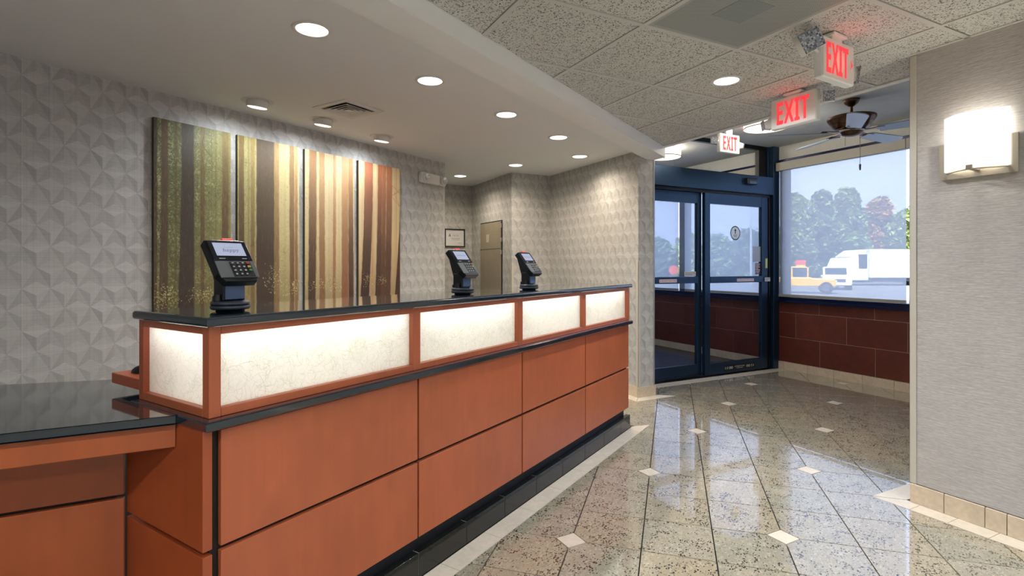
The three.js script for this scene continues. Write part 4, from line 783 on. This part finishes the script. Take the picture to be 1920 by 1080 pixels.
// ------------------------------------------------------------ outdoors: lot, vehicles, pole, sign, trees
{
  const GY = -0.63;
  const lot = struct('ground', box(6.02, 160, GY - 0.3, GY, -160, 80), M.asphalt);
  const fwd = [Math.sin(YAW), -Math.cos(YAW)], rgt = [Math.cos(YAW), Math.sin(YAW)];
  const place = (px, d) => [rgt[0] * ((px - 960) / 1000) * d + fwd[0] * d, rgt[1] * ((px - 960) / 1000) * d + fwd[1] * d];
  const white = std({ color: 0xe9ebee, roughness: 0.4 }), whiteBox = std({ color: 0xdfe3e8, roughness: 0.5 }), glassDark = std({ color: 0x27303a, roughness: 0.15, metalness: 0.2 }), rubber = std({ color: 0x1b1c1e, roughness: 0.9 }), yellow = std({ color: 0xd9a520, roughness: 0.4 }), dark = std({ color: 0x3a4048, roughness: 0.6 });
  const lampW = std({ color: 0xf4f4f0, roughness: 0.2 });
  const wheel = (p, x, y, z, r, w) => { const g = mesh('wheel', cyl(r, r, w, 28).rotateX(Math.PI / 2).translate(x, y, z), rubber, p); mesh('hub', cyl(r * 0.55, r * 0.55, w + 0.02, 20).rotateX(Math.PI / 2).translate(x, y, z), dark, g); };
  const prof = (pts, w, z0, bev = 0.05) => new THREE.ExtrudeGeometry(new THREE.Shape(pts.map((p) => new THREE.Vector2(...p))), { depth: w - 2 * bev, bevelEnabled: true, bevelSize: bev, bevelThickness: bev, bevelOffset: -bev, bevelSegments: 2 }).translate(0, 0, z0 + bev);
  {
    const [x, z] = place(1616, 51); const t = thing('box_truck', 'white box truck parked side-on beyond the shaded window', 'truck', [x, GY, z], -YAW);
    mesh('cargo_box', box(0, 7.4, 0.75, 3.42, -1.2, 1.2, 0.04), whiteBox, t);
    mesh('chassis', box(-2.6, 7.2, 0.45, 0.74, -0.9, 0.9), dark, t);
    mesh('cab', prof([[-3.1, 0.5], [-3.15, 1.35], [-2.85, 1.5], [-2.35, 2.6], [-0.9, 2.75], [-0.12, 2.75], [-0.12, 0.5]], 2.3, -1.15, 0.08), white, t);
    mesh('wind_deflector', prof([[-2.0, 2.7], [-1.1, 3.35], [-0.3, 3.38], [-0.3, 2.72]], 2.1, -1.05, 0.05), white, t);
    mesh('side_window', box(-1.05, -0.25, 1.6, 2.95, 1.12, 1.165, 0.01), glassDark, t);
    for (const xx of [-2.1, 5.2]) for (const s of [-1, 1]) wheel(t, xx, 0.48, s * 0.98, 0.48, 0.32);
  }
  {
    const [x, z] = place(1566, 43); const t = thing('pickup_truck', 'white pickup truck with dark windscreen parked before the box truck', 'pickup', [x, GY, z], -YAW + R(-118));
    mesh('body', prof([[-2.5, 0.45], [-2.55, 1.05], [-0.95, 1.12], [-0.9, 1.08], [0.9, 1.1], [2.3, 1.02], [2.5, 0.85], [2.5, 0.4]], 1.95, -0.97, 0.09), white, t);
    mesh('cab', prof([[-0.95, 1.08], [-0.8, 1.75], [0.25, 1.78], [0.95, 1.08]], 1.75, -0.87, 0.07), white, t);
    mesh('windscreen', box(-0.02, 0.02, -0.36, 0.36, -0.74, 0.74, 0.01).rotateZ(R(45)).translate(0.64, 1.44, 0), glassDark, t);
    for (const s of [-1, 1]) mesh('side_window', box(-0.6, 0.35, 1.2, 1.66, s * 0.875 - 0.012, s * 0.875 + 0.012, 0.01), glassDark, t);
    mesh('grille', box(2.46, 2.53, 0.62, 0.86, -0.55, 0.55, 0.01), dark, t);
    for (const s of [-1, 1]) mesh('headlight', box(2.42, 2.52, 0.68, 0.86, s * 0.75 - 0.14, s * 0.75 + 0.14, 0.02), lampW, t);
    for (const xx of [-1.6, 1.65]) for (const s of [-1, 1]) wheel(t, xx, 0.38, s * 0.88, 0.38, 0.24);
  }
  {
    const [x, z] = place(1508, 36.5); const t = thing('yellow_jeep', 'boxy yellow off-road car parked at the left of the window view', 'car', [x, GY, z], -YAW + R(-28));
    mesh('body', prof([[-1.9, 0.5], [-1.95, 1.1], [0.35, 1.1], [0.45, 1.05], [1.75, 0.98], [1.85, 0.8], [1.85, 0.5]], 1.6, -0.8, 0.06), yellow, t);
    mesh('roof', prof([[-1.85, 1.72], [-1.85, 1.82], [0.15, 1.82], [0.2, 1.72]], 1.5, -0.75, 0.03), yellow, t);
    mesh('cabin_glass', prof([[-1.8, 1.08], [-1.78, 1.74], [0.1, 1.74], [0.32, 1.08]], 1.42, -0.71, 0.02), glassDark, t);
    for (const xx of [-1.82, -0.75, 0.2]) mesh('pillar', box(xx - 0.05, xx + 0.05, 1.08, 1.74, 0.7, 0.735, 0.01), yellow, t);
    for (const s of [-1, 1]) mesh('headlight', cyl(0.1, 0.1, 0.05, 20).rotateZ(Math.PI / 2).translate(1.85, 0.8, s * 0.5), lampW, t);
    mesh('bumper', box(1.84, 2.0, 0.42, 0.58, -0.75, 0.75, 0.02), dark, t);
    for (const xx of [-1.3, 1.25]) for (const s of [-1, 1]) wheel(t, xx, 0.4, s * 0.72, 0.4, 0.26);
  }
  {
    const [x, z] = place(1501, 58); const t = thing('roadside_sign', 'small red and yellow roadside sign behind the yellow car', 'sign', [x, GY, z], -YAW);
    mesh('pole', cyl(0.08, 0.08, 1.5, 16, 0, 0.75, 0), dark, t);
    mesh('panel', box(-0.55, 0.55, 1.5, 2.5, -0.06, 0.06, 0.03), std({ color: 0xd23b22, roughness: 0.5 }), t);
    mesh('panel', box(-0.5, 0.5, 1.62, 1.95, 0.06, 0.08, 0.01), std({ color: 0xf0c832, roughness: 0.5 }), t);
  }
  {
    const [x, z] = place(1263, 55); const t = thing('round_sign', 'small round orange sign low outside, seen through the left door leaf', 'sign', [x, GY, z], -YAW);
    mesh('post', cyl(0.05, 0.05, 1.0, 14, 0, 0.5, 0), dark, t);
    mesh('disc', cyl(0.5, 0.5, 0.06, 36).rotateX(Math.PI / 2).translate(0, 1.42, 0), std({ color: 0xe85a2a, roughness: 0.5 }), t);
  }
  {
    const [x, z] = place(1408, 52); const t = thing('light_pole', 'tall thin light pole seen through the right door leaf', 'light pole', [x, GY, z], -YAW);
    mesh('mast', cyl(0.07, 0.12, 11, 20, 0, 5.5, 0), std({ color: 0x9aa0a8, roughness: 0.5 }), t);
    mesh('lamp_arm', box(-0.9, 0.9, 10.9, 11.02, -0.08, 0.08, 0.02), dark, t);
  }
  const leaf = new THREE.BufferGeometry();
  leaf.setAttribute('position', new THREE.Float32BufferAttribute([-0.5, 0, 0, 0, 0.1, -0.32, 0.5, 0, 0, 0, 0.1, 0.32].flatMap((v) => v), 3)); leaf.setIndex([0, 2, 1, 0, 3, 2]); leaf.computeVertexNormals();
  const leafMat = (c) => phys({ color: c, roughness: 0.8, side: THREE.DoubleSide, transmission: 0.25, thickness: 0 });
  const cols = { green: leafMat(0x7d9a5c), light: leafMat(0x98ad66), dark: leafMat(0x668358), rust: leafMat(0xb89a60) }, bark = std({ color: 0x5a4a3c, roughness: 0.9 });
  const tree = (label, px, topPx, halfPx, d, kind, n, group) => {
    const [x, z] = place(px, d), top = 1.235 + ((498.5 - topPx) / 1000) * d - GY, w = (halfPx / 1000) * d;
    const t = thing('tree', label, 'tree', [x, GY, z], 0, group);
    mesh('trunk', new THREE.CylinderGeometry(0.1, 0.24, top * 0.7, 10).translate(0, top * 0.35, 0), bark, t);
    const inst = lit(new THREE.InstancedMesh(leaf, cols[kind], Math.round(n * 1.5))); inst.name = 'foliage'; inst.userData.kind = 'stuff';
    const lobes = []; for (let k = 0; k < 44; k++) { const h = rr(0.08, 0.93), s = Math.sin(Math.PI * Math.min(0.95, 0.25 + h * 0.72)); lobes.push([rr(-0.62, 0.62) * w * s, h * top * 0.96, rr(-0.6, 0.6) * w * s, rr(0.22, 0.4) * w]); }
    const m = new THREE.Matrix4(), q = new THREE.Quaternion(), e = new THREE.Euler(), p = new THREE.Vector3(), s = new THREE.Vector3(), col = new THREE.Color();
    n = Math.round(n * 1.5);
    for (let k = 0; k < n; k++) {
      const L = lobes[(rnd() * lobes.length) | 0], u = rnd() * 2 - 1, a = rnd() * 6.283, r = L[3] * Math.cbrt(0.25 + 0.75 * rnd()) * 1.05, c = Math.sqrt(1 - u * u);
      p.set(L[0] + r * c * Math.cos(a), Math.min(top, Math.max(0.3, L[1] + r * u)), L[2] + r * c * Math.sin(a)); e.set(rr(-0.9, 0.9), rnd() * 6.28, rr(-0.9, 0.9)); q.setFromEuler(e); s.setScalar(rr(0.4, 0.95));
      inst.setMatrixAt(k, m.compose(p, q, s)); col.setScalar(rr(0.55, 1.5)); col.r *= rr(0.9, 1.15); inst.setColorAt(k, col);
    }
    t.add(inst);
  };
  tree('tall green tree at the left edge of the window view, above the yellow car', 1492, 348, 44, 60, 'green', 5200);
  tree('green tree in the window view with the dip beside its crown', 1540, 353, 44, 63, 'dark', 4200);
  tree('tallest green tree in the middle of the window view, above the white cab', 1592, 340, 44, 61, 'green', 5200);
  tree('rust-tinted autumn tree behind the box truck', 1648, 366, 46, 64, 'rust', 4800);
  tree('pale green tree at the right edge of the window view', 1705, 368, 48, 60, 'light', 5200);
  tree('green tree filling the gap behind the pickup, farther back than its neighbours', 1562, 372, 58, 67, 'green', 5600);
  tree('pale green tree beyond the right edge of the window view', 1790, 362, 60, 62, 'green', 4000);
  const far = 'low trees of the far treeline seen through the sliding door';
  for (const [px, topPx, kind, label] of [[1175, 440, 'green', 'low far tree hidden behind the pier beside the sliding door'], [1232, 446, 'dark', 'low dark far tree seen through the left door leaf next to the pier'], [1290, 438, 'light', 'low pale far tree seen through the left door leaf by the window post'], [1345, 441, 'green', 'low green far tree seen through the right door leaf, left of the round decal'], [1400, 430, 'dark', 'low dark far tree seen through the right door leaf below the round decal'], [1448, 420, 'green', 'low far tree standing behind the dark post between door and window']]) tree(label, px, topPx, 42, 74, kind, 2600, far);
}

scene.traverse((o) => { if (o.isLight && o.shadow) o.castShadow = true; });
renderer.render(scene, camera);
